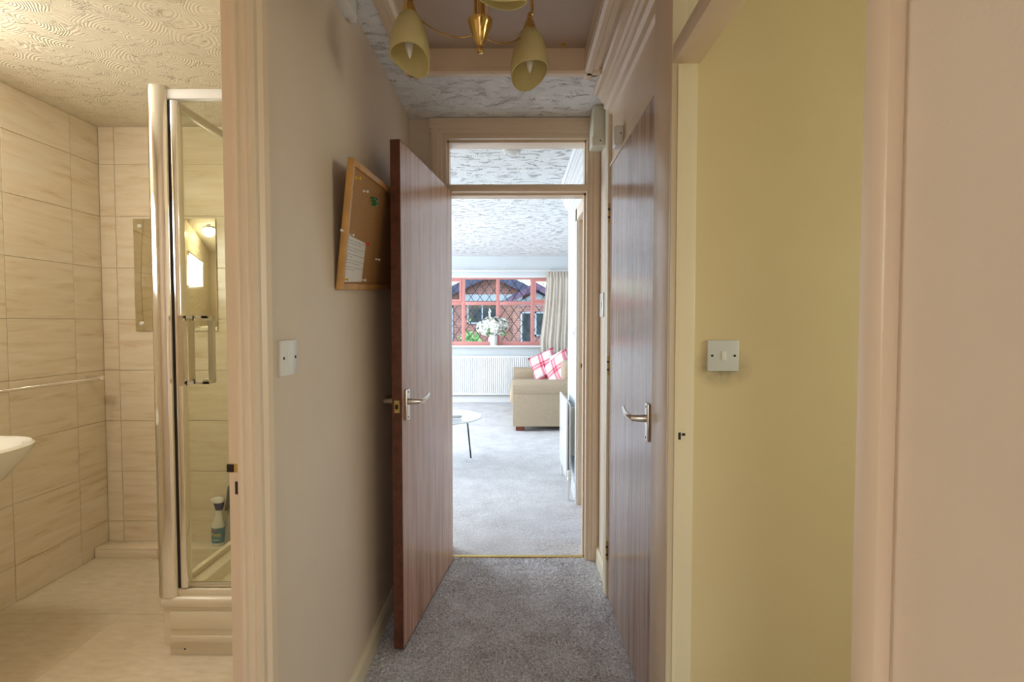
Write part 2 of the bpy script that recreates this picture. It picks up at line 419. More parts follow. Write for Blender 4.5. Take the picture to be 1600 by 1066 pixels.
# baseboards
def skirt(name, x, d, y0, y1, label, mat='trim_cream', h=.085):
    return struct(prism(name, [(x, 0), (x + d * .016, 0), (x + d * .016, h - .02), (x + d * .008, h), (x, h)], 'y', y0, y1, mat), label, 'baseboard')
skirt('baseboard_left', HL - .001, 1, 1.165, EY + .001, 'cream baseboard along the beige wall under the cork board')
skirt('baseboard_right', HR + .001, -1, 2.445, EY - .02, 'short cream baseboard between the closed door and end frame')
struct(prism('baseboard_end', [(EY + .001, 0), (EY - .015, 0), (EY - .015, .065), (EY - .007, .085), (EY + .001, .085)], 'x', HL, -.462, 'trim_cream'), 'stub of cream baseboard behind the open veneer door', 'baseboard')

# ---- frame of the living room doorway (with transom light)
t3 = struct(empty('trim_3', (0, EY, 0)), 'cream timber frame and transom light over the living room doorway', 'door frame')
box('jamb', (OX0 - .008, OX0 + .022, EY - .004, 2.904, 0, OZ + .006), 'trim_paint', t3, bevel=.002)
box('jamb', (OX1 - .022, OX1 + .008, EY - .004, 2.904, 0, OZ + .006), 'trim_paint', t3, bevel=.002)
box('head', (OX0 - .006, OX1 + .006, EY - .006, 2.906, OZ - .022, OZ + .008), 'trim_paint', t3, bevel=.002)
box('transom_bar', (OX0 + .01, OX1 - .01, EY - .008, 2.908, 1.985, 2.022), 'trim_paint', t3, bevel=.003)
boxes('glazing_bead', [(OX0 + .02, OX0 + .03, EY + .03, EY + .05, 2.02, OZ - .02), (OX1 - .03, OX1 - .02, EY + .03, EY + .05, 2.02, OZ - .02), (OX0 + .02, OX1 - .02, EY + .03, EY + .05, OZ - .032, OZ - .022), (OX0 + .02, OX1 - .02, EY + .03, EY + .05, 2.02, 2.03)], 'trim_paint', t3)
box('pane', (OX0 + .02, OX1 - .02, EY + .05, EY + .054, 2.02, OZ - .02), 'glass_clear', t3)
boxes('door_stop', [(OX0 + .02, OX0 + .032, EY + .04, EY + .07, 0, 1.99), (OX1 - .032, OX1 - .02, EY + .04, EY + .07, 0, 1.99), (OX0 + .02, OX1 - .02, EY + .04, EY + .07, 1.975, 1.99)], 'trim_paint', t3)
def arch_prof(u, d, y):   # moulded architrave profile, plan view: u outer edge along x, d direction inwards
    return [(u, y), (u, y - .016), (u + d * .010, y - .019), (u + d * .034, y - .019), (u + d * .038, y - .013), (u + d * .052, y - .012), (u + d * .060, y - .006), (u + d * .064, y)]
prism('architrave', arch_prof(OX0 - .06, 1, EY + .001), 'z', 0, CE - .012, 'trim_paint', t3)
prism('architrave', arch_prof(HR - .001, -1, EY + .001), 'z', 0, CE - .012, 'trim_paint', t3)
hp = [(EY + .001, CE - .004), (EY - .030, CE - .004), (EY - .030, CE - .030), (EY - .022, CE - .036), (EY - .020, CE - .052), (EY - .012, CE - .058), (EY - .010, CE - .074), (EY + .001, CE - .082)]
prism('head_architrave', hp, 'x', OX0 - .068, HR - .001, 'trim_paint', t3)
# threshold strip
struct(prism('trim_4', [(EY + .02, .0), (EY + .024, .005), (EY + .035, .007), (EY + .046, .005), (EY + .05, 0)], 'x', OX0 + .02, OX1 - .02, 'brass_dull'), 'thin brass threshold strip between the two carpets', 'threshold strip')

# ---- frame of the closed door on the right
AX = .424
t5 = struct(empty('trim_5', (HR, 2.0, 0)), 'cream storey-height frame around the closed veneer door', 'door frame')
box('jamb', (AX, HR + TH, D21 - .004, D21 + .070, 0, CE - .08), 'trim_cream', t5, bevel=.002)
box('jamb', (AX, HR + .03, DK1 + .016, D20, 0, CE), 'trim_paint', t5, bevel=.002)
box('over_panel', (.440, .462, D20 - .005, D21 + .005, 2.008, CE), 'trim_paint', t5)
box('head_bead', (.431, .462, D20 - .002, D21, 1.998, 2.012), 'trim_paint', t5)
boxes('door_stop', [(.478, .49, D20 - .01, D20 + .015, 0, 2.0), (.478, .49, D21 - .015, D21 + .01, 0, 2.0)], 'trim_paint', t5)

# ---- kitchen doorway frame on the right
t6 = struct(empty('trim_6', (HR, 1.0, 0)), 'cream frame and transom of the open kitchen doorway', 'door frame')
far = box('jamb', (AX - .002, HR + TH - .018, DK1, DK1 + .018, 0, CE), 'trim_cream', t6, bevel=.002)
box('jamb', (.435, HR + TH + .003, DK0 - .022, DK0, 0, CE), 'trim_paint', t6, bevel=.002)
box('door_stop', (.436, .446, DK1 - .010, DK1 + .001, 0, 1.98), 'trim_cream', t6)
box('architrave', (.430, HR + .002, DK0 - .042, DK0 + .001, 0, CE), 'trim_paint', t6, bevel=.003)
box('transom_bar', (.424, HR + .05, DK0 - .005, DK1 + .003, 1.985, 2.035), 'trim_paint', t6, bevel=.003)
box('pane', (.462, .466, DK0, DK1, 2.03, CE), 'glass_clear', t6)
sp_ = boxes('strike_plate', [(.448, .470, DK1 - .002, DK1 + .001, .958, .995)], 'trim_cream', far)
boxes('latch_hole', [(.449, .456, DK1 - .003, DK1 + .001, .966, .986), (.459, .468, DK1 - .003, DK1 + .001, .977, .984)], 'dark_hole', far)

# ---- bathroom doorway frame on the left
t7 = struct(empty('trim_7', (HL, .7, 0)), 'glossy pinkish-cream frame of the open bathroom doorway', 'door frame')
jb = box('jamb', (HL - TL - .002, HL + .003, DB1 - .001, DB1 + .02, 0, 2.03), 'trim_paint', t7, bevel=.002)
box('jamb', (HL - TL - .002, HL + .003, DB0 - .02, DB0 + .001, 0, 2.03), 'trim_paint', t7, bevel=.002)
box('head', (HL - TL - .002, HL + .003, DB0, DB1, 2.0, 2.03), 'trim_paint', t7, bevel=.002)
box('door_stop', (HL - .022, HL - .010, DB1 - .012, DB1 + .001, 0, 2.0), 'trim_paint', t7, bevel=.002)
ap = [(HL - .001, DB1 + .006), (HL + .010, DB1 + .006), (HL + .014, DB1 + .016), (HL + .012, DB1 + .034), (HL + .019, DB1 + .044), (HL + .020, DB1 + .066), (HL + .015, DB1 + .074), (HL - .001, DB1 + .076)]
prism('architrave', ap, 'z', 0, 2.09, 'trim_paint', t7)
prism('architrave', [(x, 2 * (DB0 + DB1) / 2 - y) for x, y in ap], 'z', 0, 2.09, 'trim_paint', t7)
box('head_architrave', (HL - .001, HL + .018, DB0 - .07, DB1 + .07, 2.022, 2.092), 'trim_paint', t7, bevel=.003)
kp = box('keep', (HL - .040, HL - .020, DB1 - .0035, DB1 + .001, .972, .990), 'brass_dull', jb)
box('keep_hole', (HL - TL - .004, HL - .034, DB1 - .005, DB1 + .001, .973, .989), 'dark_hole', jb)
box('bolt_hole', (HL - .032, HL - .022, DB1 - .003, DB1 + .001, .925, .952), 'dark_hole', jb)

# ------------------------------------------------------------------ doors
def lever(parent, y, z, x, side, tip):
    """plate + lever on a door face; side = +1/-1 normal along x, tip = direction (y) the lever points"""
    p = box('handle_plate', (min(x, x + side * .009), max(x, x + side * .009), y - .020, y + .020, z - .062, z + .062), 'satin_metal', parent, bevel=.003, label='satin metal lever handle on a long backplate')
    pts = [(x + side * .008, y, z + .012), (x + side * .030, y, z + .012), (x + side * .052, y + tip * .006, z + .012), (x + side * .060, y + tip * .030, z + .014), (x + side * .060, y + tip * .075, z + .020), (x + side * .058, y + tip * .112, z + .030)]
    tube('lever', pts, [.013, .0115, .0105, .010, .009, .006], 'satin_metal', p, seg=14, flat=(1, .8))
    for dz in (-.05, .05): lathe('screw', [(.0035, 0), (.0035, side * .0012), (.001, side * .0014)], (x + side * .0088, y, z + dz), 'dark_metal', p, seg=8, axis='x')
    return p
# door 1: open veneer door; local frame: hinge axis at x=0,y=0, leaf runs towards -y, face +x is the hall face
d1 = empty('door_1'); ORG[d1.name] = Vector((0, 0, 0))
box('leaf', (.0, .038, -.766, 0, .008, 1.984), 'veneer_warm', d1)
box('edge_lipping', (-.001, .0385, -.769, -.765, .008, 1.984), 'door_edge', d1, label='dark red-brown door edge')
box('bottom_edge', (.0, .038, -.766, 0, .005, .009), 'door_edge', d1); box('top_edge', (.0, .038, -.766, 0, 1.983, 1.986), 'door_edge', d1)
lever(d1, -.715, .965, .038, 1, 1); lever(d1, -.715, .965, 0, -1, 1)
lp = box('latch_plate', (.008, .030, -.771, -.768, .940, .988), 'brass_dull', d1)
box('latch_bolt', (.014, .024, -.776, -.769, .955, .972), 'dark_metal', lp)
for dz in (.943, .983): lathe('screw', [(.003, 0), (.003, -.001), (.001, -.0012)], (.019, -.771, dz), 'satin_metal', lp, seg=8, axis='y')
for hz in (.22, 1.0, 1.76):
    lathe('hinge', [(.005, -.045), (.005, .045)], (-.003, .004, hz), 'brass_dull', d1, seg=10)
d1.location = (-.374, 2.730, 0); d1.rotation_euler = (0, 0, R(-7.6))
struct(d1, 'open brown wood-veneer door with dark edge standing beside the cork board', 'door')
# door 2: closed
d2 = empty('door_2', ((.435 + .47) / 2, (D20 + D21) / 2, 0))
box('leaf', (.434, .472, D20 + .003, D21 - .003, .008, 1.996), 'veneer_grey', d2)
lever(d2, D20 + .072, .965, .434, -1, 1)
for hz in (.22, 1.09, 1.79):
    h = lathe('hinge', [(.0055, -.045), (.0055, .045)], (.430, D21 - .001, hz), 'brass_dull', d2, seg=10)
    for dz in (-.018, .018): lathe('knuckle_gap', [(.0062, -.004), (.0062, .004)], (.430, D21 - .001, hz + dz), 'dark_metal', h, seg=10)
struct(d2, 'closed dark wood-veneer door with three brass hinges', 'door')
# glazed front door added behind the viewer to light the hall
fd = struct(empty('door_3', (-.05, -1.63, 0)), 'added glazed front door behind the viewer', 'door')
boxes('door_frame', [(-.44, -.36, -1.65, -1.61, .3, 2.2), (.26, .34, -1.65, -1.61, .3, 2.2), (-.36, .26, -1.65, -1.61, .3, .4), (-.36, .26, -1.65, -1.61, 2.1, 2.2)], 'white_gloss', fd)
box('pane', (-.36, .26, -1.632, -1.628, .4, 2.1), 'glass_frosted', fd)

# ------------------------------------------------------------------ bathroom shell
BX, BY = -2.30, 2.84
struct(box('floor_bathroom', (BX - .1, HL - TL + .06, .2, BY + .1, -.05, .002), 'vinyl_floor'), 'beige stone-effect vinyl floor of the bathroom', 'floor')
fb = bpy.data.objects['floor_bathroom']
seams = boxes('seam', [(BX, HL - TL, 2.205, 2.208, .002, .0024), (-1.735, -1.732, .3, 2.205, .002, .0024), (-1.43, -1.427, 2.208, BY, .002, .0024)], 'grout', fb)
struct(box('ceiling_bathroom', (BX - .1, HL - TL, .1, BY + .1, CE, CE + .05), 'artex_warm'), 'cream swirled artex ceiling of the bathroom', 'ceiling')
WY0, WY1, WZ0, WZ1 = .98, 1.86, 1.45, 1.98
wl_ = wall('wall_bathroom_left', [(BX - .1, BX, .1, WY0, 0, CE), (BX - .1, BX, WY1, BY + .1, 0, CE), (BX - .1, BX, WY0, WY1, 0, WZ0), (BX - .1, BX, WY0, WY1, WZ1, CE)], 'grout', 'tiled bathroom wall with the chrome towel rail')
wb_ = wall('wall_bathroom_back', [(BX, HL - TL, BY, BY + .1, 0, CE)], 'grout', 'tiled bathroom wall behind the shower with the plain mirror')
wall('wall_bathroom_near', [(BX, HL - TL, .1, .2, 0, CE)], 'wall_paint', 'plain bathroom wall beside the doorway')
wall('wall_bathroom_right', [(HL - TL - .012, HL - TL, DB1 + .03, BY, 0, CE)], 'trim_cream', 'bathroom side of the thin hallway partition')
# tiles: one object each, shared meshes by size
TM = {}
def tile(parent, axis, u0, u1, z0, z1):
    g = .0011; t = .004
    key = (axis, round(u1 - u0, 3), round(z1 - z0, 3))
    c = Vector((BX + t / 2, (u0 + u1) / 2, (z0 + z1) / 2)) if axis == 'y' else Vector(((u0 + u1) / 2, BY - t / 2, (z0 + z1) / 2))
    if key not in TM:
        du, dz = (u1 - u0) / 2 - g, (z1 - z0) / 2 - g
        b_ = (-t / 2, t / 2, -du, du, -dz, dz) if axis == 'y' else (-du, du, -t / 2, t / 2, -dz, dz)
        v, f = box_vf(*b_); me = bpy.data.meshes.new('tile'); me.from_pydata(v, [], f)
        bm = bmesh.new(); bm.from_mesh(me); bmesh.ops.recalc_face_normals(bm, faces=bm.faces)
        bmesh.ops.bevel(bm, geom=bm.edges[:], offset=.0012, segments=1, affect='EDGES'); bm.to_mesh(me); bm.free()
        me.materials.append(MATS['travertine']); TM[key] = me
    o = bpy.data.objects.new('tile', TM[key]); COL.objects.link(o); o.parent = parent; o.location = c - ORG[parent.name]
rows = [0.002] + [.172 + .284 * k for k in range(8)] + [CE]
ys = [2.84, 2.659] + [2.659 - .359 * k for k in range(1, 7)] + [.2]
xs = [BX + .006, -2.208, -1.849, -1.49, -1.131, -.772, HL - TL - .012]
for r0, r1 in zip(rows[:-1], rows[1:]):
    for a, b_ in zip(ys[1:], ys[:-1]):
        ya, yb = a, b_
        if r1 > WZ0 and r0 < WZ1 and yb > WY0 and ya < WY1:   # cut round the window
            if ya < WY0 - .02: tile(wl_, 'y', ya, WY0, r0, r1)
            if yb > WY1 + .02: tile(wl_, 'y', WY1, yb, r0, r1)
            m0, m1 = max(ya, WY0), min(yb, WY1)
            if r0 < WZ0 - .01: tile(wl_, 'y', m0, m1, r0, WZ0)
            if r1 > WZ1 + .01: tile(wl_, 'y', m0, m1, WZ1, r1)
        else: tile(wl_, 'y', ya, yb, r0, r1)
    for a, b_ in zip(xs[:-1], xs[1:]): tile(wb_, 'x', a, b_, r0, r1)
w2 = struct(empty('window_2', (BX - .05, (WY0 + WY1) / 2, WZ0)), 'frosted bathroom window reflected in the plain mirror', 'window')
boxes('window_frame', [(BX - .08, BX - .03, WY0, WY0 + .05, WZ0, WZ1), (BX - .08, BX - .03, WY1 - .05, WY1, WZ0, WZ1), (BX - .08, BX - .03, WY0 + .05, WY1 - .05, WZ0, WZ0 + .05), (BX - .08, BX - .03, WY0 + .05, WY1 - .05, WZ1 - .05, WZ1)], 'white_gloss', w2)
box('pane', (BX - .06, BX - .05, WY0 + .05, WY1 - .05, WZ0 + .05, WZ1 - .05), 'frosted_daylit', w2)
# tiled boxing ledge along the back wall
lg = struct(empty('trim_8', (-1.85, BY - .05, 0)), 'low tiled ledge boxing in pipes along the bathroom back wall', 'ledge')
box('ledge_body', (BX + .006, -1.415, BY - .098, BY - .006, 0, .052), 'grout', lg)
for a, b_ in zip([BX + .007, -1.95, -1.60], [-1.95, -1.60, -1.416]):
    box('tile', (a + .001, b_ - .001, BY - .104, BY - .006, .052, .058), 'travertine', lg, bevel=.001)
    box('tile', (a + .001, b_ - .001, BY - .104, BY - .098, .002, .0515), 'travertine', lg, bevel=.001)

# mirror
mr = empty('wall_mirror', (-1.878, BY - .006, 1.244), label='frameless rectangular mirror screwed to the travertine-look tiles', cat='mirror')
box('mirror_plate', (-2.105, -1.651, BY - .013, BY - .0055, 1.244, 1.862), 'mirror_glass', mr, bevel=.001)
for sx in (-2.07, -1.686):
    for sz in (1.285, 1.822): lathe('screw_cap', [(.012, 0), (.011, -.004), (.006, -.007), (.001, -.008)], (sx, BY - .013, sz), 'ceramic', mr, seg=14, axis='y')

# added bathroom ceiling lamp, out of view, brightens the tiles
b = NB('added_lamp_diffuser'); em = b.n('ShaderNodeEmission'); em.inputs[0].default_value = (1, .90, .74, 1); em.inputs[1].default_value = 34
b.l(em.outputs[0], b.out.inputs[0])
bl = empty('added_bathroom_lamp', (-2.0, 1.62, CE), label='added round white glass ceiling lamp of the bathroom', cat='ceiling light')
lathe('added_lamp_base', [(.135, 0), (.135, -.02), (.12, -.025)], (-2.0, 1.62, CE), 'white_plastic', bl)
lathe('diffuser', [(.125, -.02), (.12, -.05), (.09, -.075), (.04, -.088), (.001, -.09)], (-2.0, 1.62, CE), 'added_lamp_diffuser', bl)
# towel rail
tr_ = empty('towel_rail', (BX + .006, 2.3, .96), label='slim chrome towel rail on the tiled bathroom wall above the basin', cat='towel rail')
tube('bar', [(BX + .075, 2.735, .992), (BX + .075, 1.95, .992)], .0085, 'chrome', tr_, seg=12)
for yy in (2.72, 1.97):
    box('bracket', (BX + .005, BX + .088, yy - .012, yy + .016, .981, 1.004), 'chrome', tr_, bevel=.003)

# basin
def basin():
    root = empty('wash_basin', (BX + .24, 1.77, 0), label='white ceramic wash basin on the bathroom wall below the towel rail', cat='basin')
    cx, cy = BX + .235, 1.77; seg = 40; V, F = [], []
    def ring(rx, ry, z, dx=0):
        for k in range(seg):
            a = 2 * math.pi * k / seg; c, s = math.cos(a), math.sin(a)
            px = cx + dx + rx * (abs(c) ** .75) * (1 if c > 0 else -1); py = cy + ry * (abs(s) ** .75) * (1 if s > 0 else -1)
            V.append((max(px, BX + .007), py, z))
    prof = [(.05, .06, .60), (.10, .12, .625), (.165, .19, .68), (.215, .25, .755), (.232, .272, .785), (.236, .276, .803), (.228, .268, .812), (.205, .245, .806), (.19, .225, .78), (.14, .17, .70), (.05, .06, .672), (.002, .002, .67)]
    for p in prof: ring(p[0], p[1], p[2] + .02)
    for i in range(len(prof) - 1):
        for k in range(seg): F.append((i * seg + k, i * seg + (k + 1) % seg, (i + 1) * seg + (k + 1) % seg, (i + 1) * seg + k))
    F.append(tuple(range(seg)))
    mesh('bowl', V, F, 'ceramic', root, smooth=True)
    lathe('pedestal', [(.095, 0), (.09, .02), (.07, .1), (.065, .4), (.08, .61), (.09, .635)], (BX + .16, cy, .002), 'ceramic', root)
    tube('tap', [(BX + .05, cy, .80), (BX + .05, cy, .88), (BX + .08, cy, .91), (BX + .15, cy, .905)], .012, 'chrome', root)
basin()

# ------------------------------------------------------------------ shower
SX0, SX1, SY0, SY1 = -1.405, -.050 + HL - TL - .013, 1.965, BY - .007 + .042
sh = empty('shower_enclosure', (-1.0, 2.4, 0), label='chrome framed shower enclosure with clear glass door on a raised tray', cat='shower')
def tray():
    V, F = [], []
    def ring(x0, x1, y0, y1, z): V.extend([(x0, y0, z), (x1, y0, z), (x1, y1, z), (x0, y1, z)])
    ring(SX0 + .004, SX1, SY0 + .004, SY1, .195); ring(SX0 - .004, SX1, SY0 - .004, SY1, .198); ring(SX0 - .004, SX1, SY0 - .004, SY1, .228); ring(SX0 + .004, SX1, SY0 + .004, SY1, .236)
    ring(SX0 + .085, SX1 - .06, SY0 + .085, SY1 - .06, .236); ring(SX0 + .13, SX1 - .1, SY0 + .13, SY1 - .1, .150)
    for i in range(5):
        for k in range(4): F.append((i * 4 + k, i * 4 + (k + 1) % 4, (i + 1) * 4 + (k + 1) % 4, (i + 1) * 4 + k))
    F.append((20, 21, 22, 23)); F.append((0, 1, 2, 3))
    return mesh('tray', V, F, 'tray_acrylic', sh, bevel=.004)
tray()
pl = box('riser_panel', (SX0 + .004, SX1, SY0 + .004, SY0 + .02, .045, .196), 'tray_acrylic', sh)
box('riser_moulding', (SX0 + .03, SX1, SY0 - .002, SY0 + .005, .110, .180), 'tray_acrylic', pl, bevel=.002)
box('riser_moulding', (SX0 + .03, SX1, SY0 - .002, SY0 + .005, .058, .085), 'tray_acrylic', pl, bevel=.002)
box('riser_panel', (SX0 + .004, SX0 + .02, SY0 + .01, SY1, .045, .196), 'tray_acrylic', sh)
box('plinth', (SX0 + .018, SX1, SY0 + .014, SY0 + .03, 0, .048), 'tray_acrylic', sh)
box('plinth', (SX0 + .018, SX0 + .03, SY0 + .02, SY1, 0, .048), 'tray_acrylic', sh)
lathe('plinth_screw', [(.004, 0), (.003, -.002)], (SX0 + .075, SY0 + .0145, .024), 'dark_metal', sh, seg=8, axis='y')
ST = 2.160
# rounded corner post
post = [(-1.423, 1.995), (-1.424, 1.985), (-1.420, 1.972), (-1.410, 1.964), (-1.396, 1.960), (-1.372, 1.960), (-1.360, 1.964), (-1.352, 1.972), (-1.350, 1.985), (-1.350, 1.998), (-1.352, 2.010), (-1.423, 2.010)]
prism('corner_post', post, 'z', .234, ST + .012, 'chrome', sh, smooth=True)
box('head_rail', (-1.352, SX1, 1.975, 2.012, ST - .036, ST), 'white_gloss', sh, bevel=.004)
box('sill_rail', (-1.352, SX1, 1.975, 2.012, .234, .262), 'tray_acrylic', sh, bevel=.003)
box('wall_post', (SX1 - .035, SX1, 1.975, 2.012, .26, ST - .03), 'chrome', sh, bevel=.003)
box('door_seal', (-1.352, -1.341, 1.985, 2.0, .262, ST - .036), 'rubber_black', sh)
dr = box('door_pane', (-1.312, SX1 - .036, 1.990, 1.996, .278, ST - .040), 'glass_shower', sh)
prism('door_stile', [(-1.341, 1.982), (-1.336, 1.974), (-1.326, 1.971), (-1.316, 1.974), (-1.311, 1.982), (-1.311, 2.004), (-1.341, 2.004)], 'z', .268, ST - .042, 'chrome', sh, smooth=True)
boxes('door_rail', [(-1.311, SX1 - .036, 1.984, 2.002, .268, .282)], 'satin_metal', sh, bevel=.002)
hd = boxes('door_handle', [(-1.302, -1.280, 1.945, 1.990, 1.297, 1.315), (-1.302, -1.280, 1.945, 1.990, 1.053, 1.071), (-1.302, -1.280, 1.935, 1.950, 1.053, 1.315), (-1.302, -1.280, 1.996, 2.002, 1.053, 1.315),
                         ], 'chrome', sh, label='square chrome D handle')
boxes('door_handle', [(-1.250, -1.228, 1.996, 2.040, 1.297, 1.315), (-1.250, -1.228, 1.996, 2.040, 1.053, 1.071), (-1.250, -1.228, 2.036, 2.050, 1.053, 1.315), (-1.302, -1.228, 1.996, 2.002, 1.305, 1.315), (-1.302, -1.228, 1.996, 2.002, 1.053, 1.063)], 'satin_metal', sh)
box('side_pane', (-1.392, -1.386, 2.012, SY1 - .03, .25, ST - .01), 'glass_shower', sh)
box('side_head_rail', (-1.401, -1.377, 2.012, SY1, ST - .03, ST), 'satin_metal', sh, bevel=.002)
box('side_sill_rail', (-1.401, -1.377, 2.012, SY1, .234, .258), 'tray_acrylic', sh, bevel=.002)
box('wall_post', (-1.404, -1.374, SY1 - .035, SY1, .258, ST - .03), 'satin_metal', sh, bevel=.002)

sh.location.x += .050; sh.location.y -= .045
# spray bottle on the ledge
def text_mesh(name, body, size, mat, parent, M, offset):
    cu = bpy.data.curves.new(name, 'FONT'); cu.body = body; cu.size = size; cu.align_x = 'CENTER'; cu.extrude = .0003
    tmp = bpy.data.objects.new('tmp', cu); COL.objects.link(tmp)
    bpy.context.view_layer.update()
    me = bpy.data.meshes.new_from_object(tmp.evaluated_get(bpy.context.evaluated_depsgraph_get()))
    bpy.data.objects.remove(tmp); me.materials.clear(); me.materials.append(MATS[mat])
    o = bpy.data.objects.new(name, me); COL.objects.link(o); o.parent = parent; o.matrix_local = M; ORG[o.name] = Vector(offset); return o
sb = empty('spray_bottle', (-1.642, BY - .055, .058), label='white spray bottle with blue collar and teal label on the tiled ledge', cat='bottle')
bx_, by_ = -1.642, BY - .055
def oval(name, prof, mat, parent, seg=28, caps=True):
    V, F = [], []
    for rx, ry, z, dx in prof:
        for k in range(seg):
            a = 2 * math.pi * k / seg; V.append((bx_ + dx + rx * math.cos(a), by_ + ry * math.sin(a), z))
    for i in range(len(prof) - 1):
        for k in range(seg): F.append((i * seg + k, i * seg + (k + 1) % seg, (i + 1) * seg + (k + 1) % seg, (i + 1) * seg + k))
    if caps: F.append(tuple(range(seg))); F.append(tuple((len(prof) - 1) * seg + k for k in range(seg)))
    return mesh(name, V, F, mat, parent, smooth=True)
oval('body', [(.030, .022, .058, 0), (.034, .026, .064, 0), (.036, .028, .10, 0), (.037, .028, .15, 0), (.033, .026, .18, 0), (.024, .021, .205, .004), (.018, .018, .235, .006), (.016, .016, .262, .007)], 'bottle_white', sb)
lb = oval('label', [(.0358, .0274, .078, 0), (.0366, .0286, .10, 0), (.0376, .0286, .15, 0), (.0364, .0278, .162, 0)], 'label_teal', sb, caps=False)
oval('collar', [(.019, .019, .258, .007), (.021, .021, .268, .007), (.027, .023, .292, .006), (.027, .022, .298, .004)], 'bottle_blue', sb)
oval('trigger_head', [(.027, .02, .297, .004), (.038, .021, .305, -.001), (.036, .020, .316, -.002), (.024, .014, .325, 0), (.004, .004, .328, 0)], 'bottle_white', sb)
tx = text_mesh('label_text', 'Flash', .027, 'text_yellow', lb, Matrix.Translation(Vector((bx_ + .002, by_ - .0295, .118)) - ORG[lb.name]) @ Matrix.Rotation(R(90), 4, 'X'), (0, 0, 0))
box('label_stripe', (bx_ - .022, bx_ + .010, by_ - .0293, by_ - .0280, .150, .155), 'text_red', lb); box('label_stripe', (bx_ - .014, bx_ + .020, by_ - .0293, by_ - .0280, .096, .099), 'text_white', lb)
# grey tool leaning beside it
gt = empty('cleaning_tool', (-1.50, BY - .04, .058), label='grey plastic cleaning tool with dark clamp leaning beside the spray bottle', cat='cleaning tool')
V = []; 
for z, x0, x1, y in ((.058, -1.572, -1.462, 2.775), (.26, -1.560, -1.455, 2.792), (.50, -1.536, -1.465, 2.808), (.72, -1.524, -1.475, 2.822), (.80, -1.510, -1.485, 2.826)):
    V += [(x0, y, z), (x1, y, z), (x1, y + .007, z), (x0, y + .007, z)]
F = [(0, 1, 2, 3), (16, 17, 18, 19)] + [(i * 4 + k, i * 4 + (k + 1) % 4, (i + 1) * 4 + (k + 1) % 4, (i + 1) * 4 + k) for i in range(4) for k in range(4)]
mesh('blade', V, F, 'grey_plastic', gt)
mesh('clamp', [(-1.566, 2.772, .25), (-1.50, 2.772, .29), (-1.50, 2.786, .40), (-1.553, 2.786, .385), (-1.566, 2.800, .25), (-1.50, 2.800, .29), (-1.50, 2.812, .40), (-1.553, 2.812, .385)], [(0, 1, 2, 3), (4, 5, 6, 7), (0, 1, 5, 4), (1, 2, 6, 5), (2, 3, 7, 6), (3, 0, 4, 7)], 'grey_dark', gt, bevel=.004)

gt.location.x -= .035
# ------------------------------------------------------------------ kitchen beyond the right doorway
KY = DK1 + .018
wall('wall_kitchen_end', [(HR + .045, 2.9, KY, KY + .08, 0, CE)], 'kitchen_paint', 'grubby yellow kitchen wall with the grey rocker switch')
wall('wall_kitchen_right', [(2.8, 2.9, -1.2, -.35, 0, CE), (2.8, 2.9, 1.05, KY, 0, CE), (2.8, 2.9, -.35, 1.05, 0, .95), (2.8, 2.9, -.35, 1.05, 2.05, CE)], 'kitchen_paint', 'yellow kitchen wall around the added window')
wall('wall_kitchen_near', [(HR + TH, 2.9, -1.2, -1.1, 0, CE)], 'kitchen_paint', 'yellow kitchen wall opposite the switch')
struct(box('floor_kitchen', (HR + .03, 2.9, -1.2, KY, -.05, .002), 'kitchen_floor_vinyl'), 'beige vinyl floor of the kitchen', 'floor')
struct(box('ceiling_kitchen', (HR + TH, 2.9, -1.2, KY, CE, CE + .05), 'artex_white'), 'white artex ceiling of the kitchen', 'ceiling')
w3 = struct(empty('window_3', (2.85, .35, .95)), 'added white framed kitchen window that lights the yellow wall', 'window')  # unseen window, added as a light source for the kitchen
boxes('window_frame', [(2.82, 2.88, -.35, -.29, .95, 2.05), (2.82, 2.88, .99, 1.05, .95, 2.05), (2.82, 2.88, -.29, .99, .95, 1.01), (2.82, 2.88, -.29, .99, 1.99, 2.05), (2.82, 2.88, .32, .38, 1.01, 1.99)], 'white_gloss', w3)
box('pane', (2.848, 2.852, -.29, .99, 1.01, 1.99), 'glass_frosted', w3)
# grey rocker switch on the yellow wall
ks = empty('light_switch', (.574, KY, 1.197), label='grey single rocker light switch on the grubby yellow kitchen wall', cat='light switch', group='light switches')
box('switch_plate', (.531, .618, KY - .009, KY + .001, 1.154, 1.240), 'switch_grey', ks, bevel=.003)
box('rocker', (.569, .582, KY - .012, KY - .008, 1.184, 1.210), 'white_plastic', ks, bevel=.0015)
for sx in (.5435, .6055): lathe('screw', [(.0035, 0), (.0035, -.001), (.001, -.0012)], (sx, KY - .009, 1.197), 'dark_metal', ks, seg=10, axis='y')

# ------------------------------------------------------------------ hallway fittings
ls = empty('light_switch', (HL, 1.245, 1.203), label='white single rocker light switch on the beige wall by the bathroom doorway', cat='light switch', group='light switches')
box('switch_plate', (HL - .001, HL + .010, 1.198, 1.290, 1.160, 1.246), 'white_plastic', ls, bevel=.003)
mesh('rocker', [(HL + .009, 1.236, 1.190), (HL + .009, 1.252, 1.190), (HL + .009, 1.252, 1.216), (HL + .009, 1.236, 1.216), (HL + .016, 1.236, 1.192), (HL + .016, 1.252, 1.192), (HL + .011, 1.252, 1.216), (HL + .011, 1.236, 1.216)], [(0, 1, 2, 3), (4, 5, 6, 7), (0, 1, 5, 4), (1, 2, 6, 5), (2, 3, 7, 6), (3, 0, 4, 7)], 'white_plastic', ls)
for sy in (1.212, 1.276): lathe('screw', [(.004, 0), (.004, .001), (.001, .0012)], (HL + .0098, sy, 1.203), 'dark_metal', ls, seg=10, axis='x')
rs = empty('light_switch', (HR, 2.62, 1.37), label='slim white switch plate on the hall wall beside the living room doorway', cat='light switch', group='light switches')
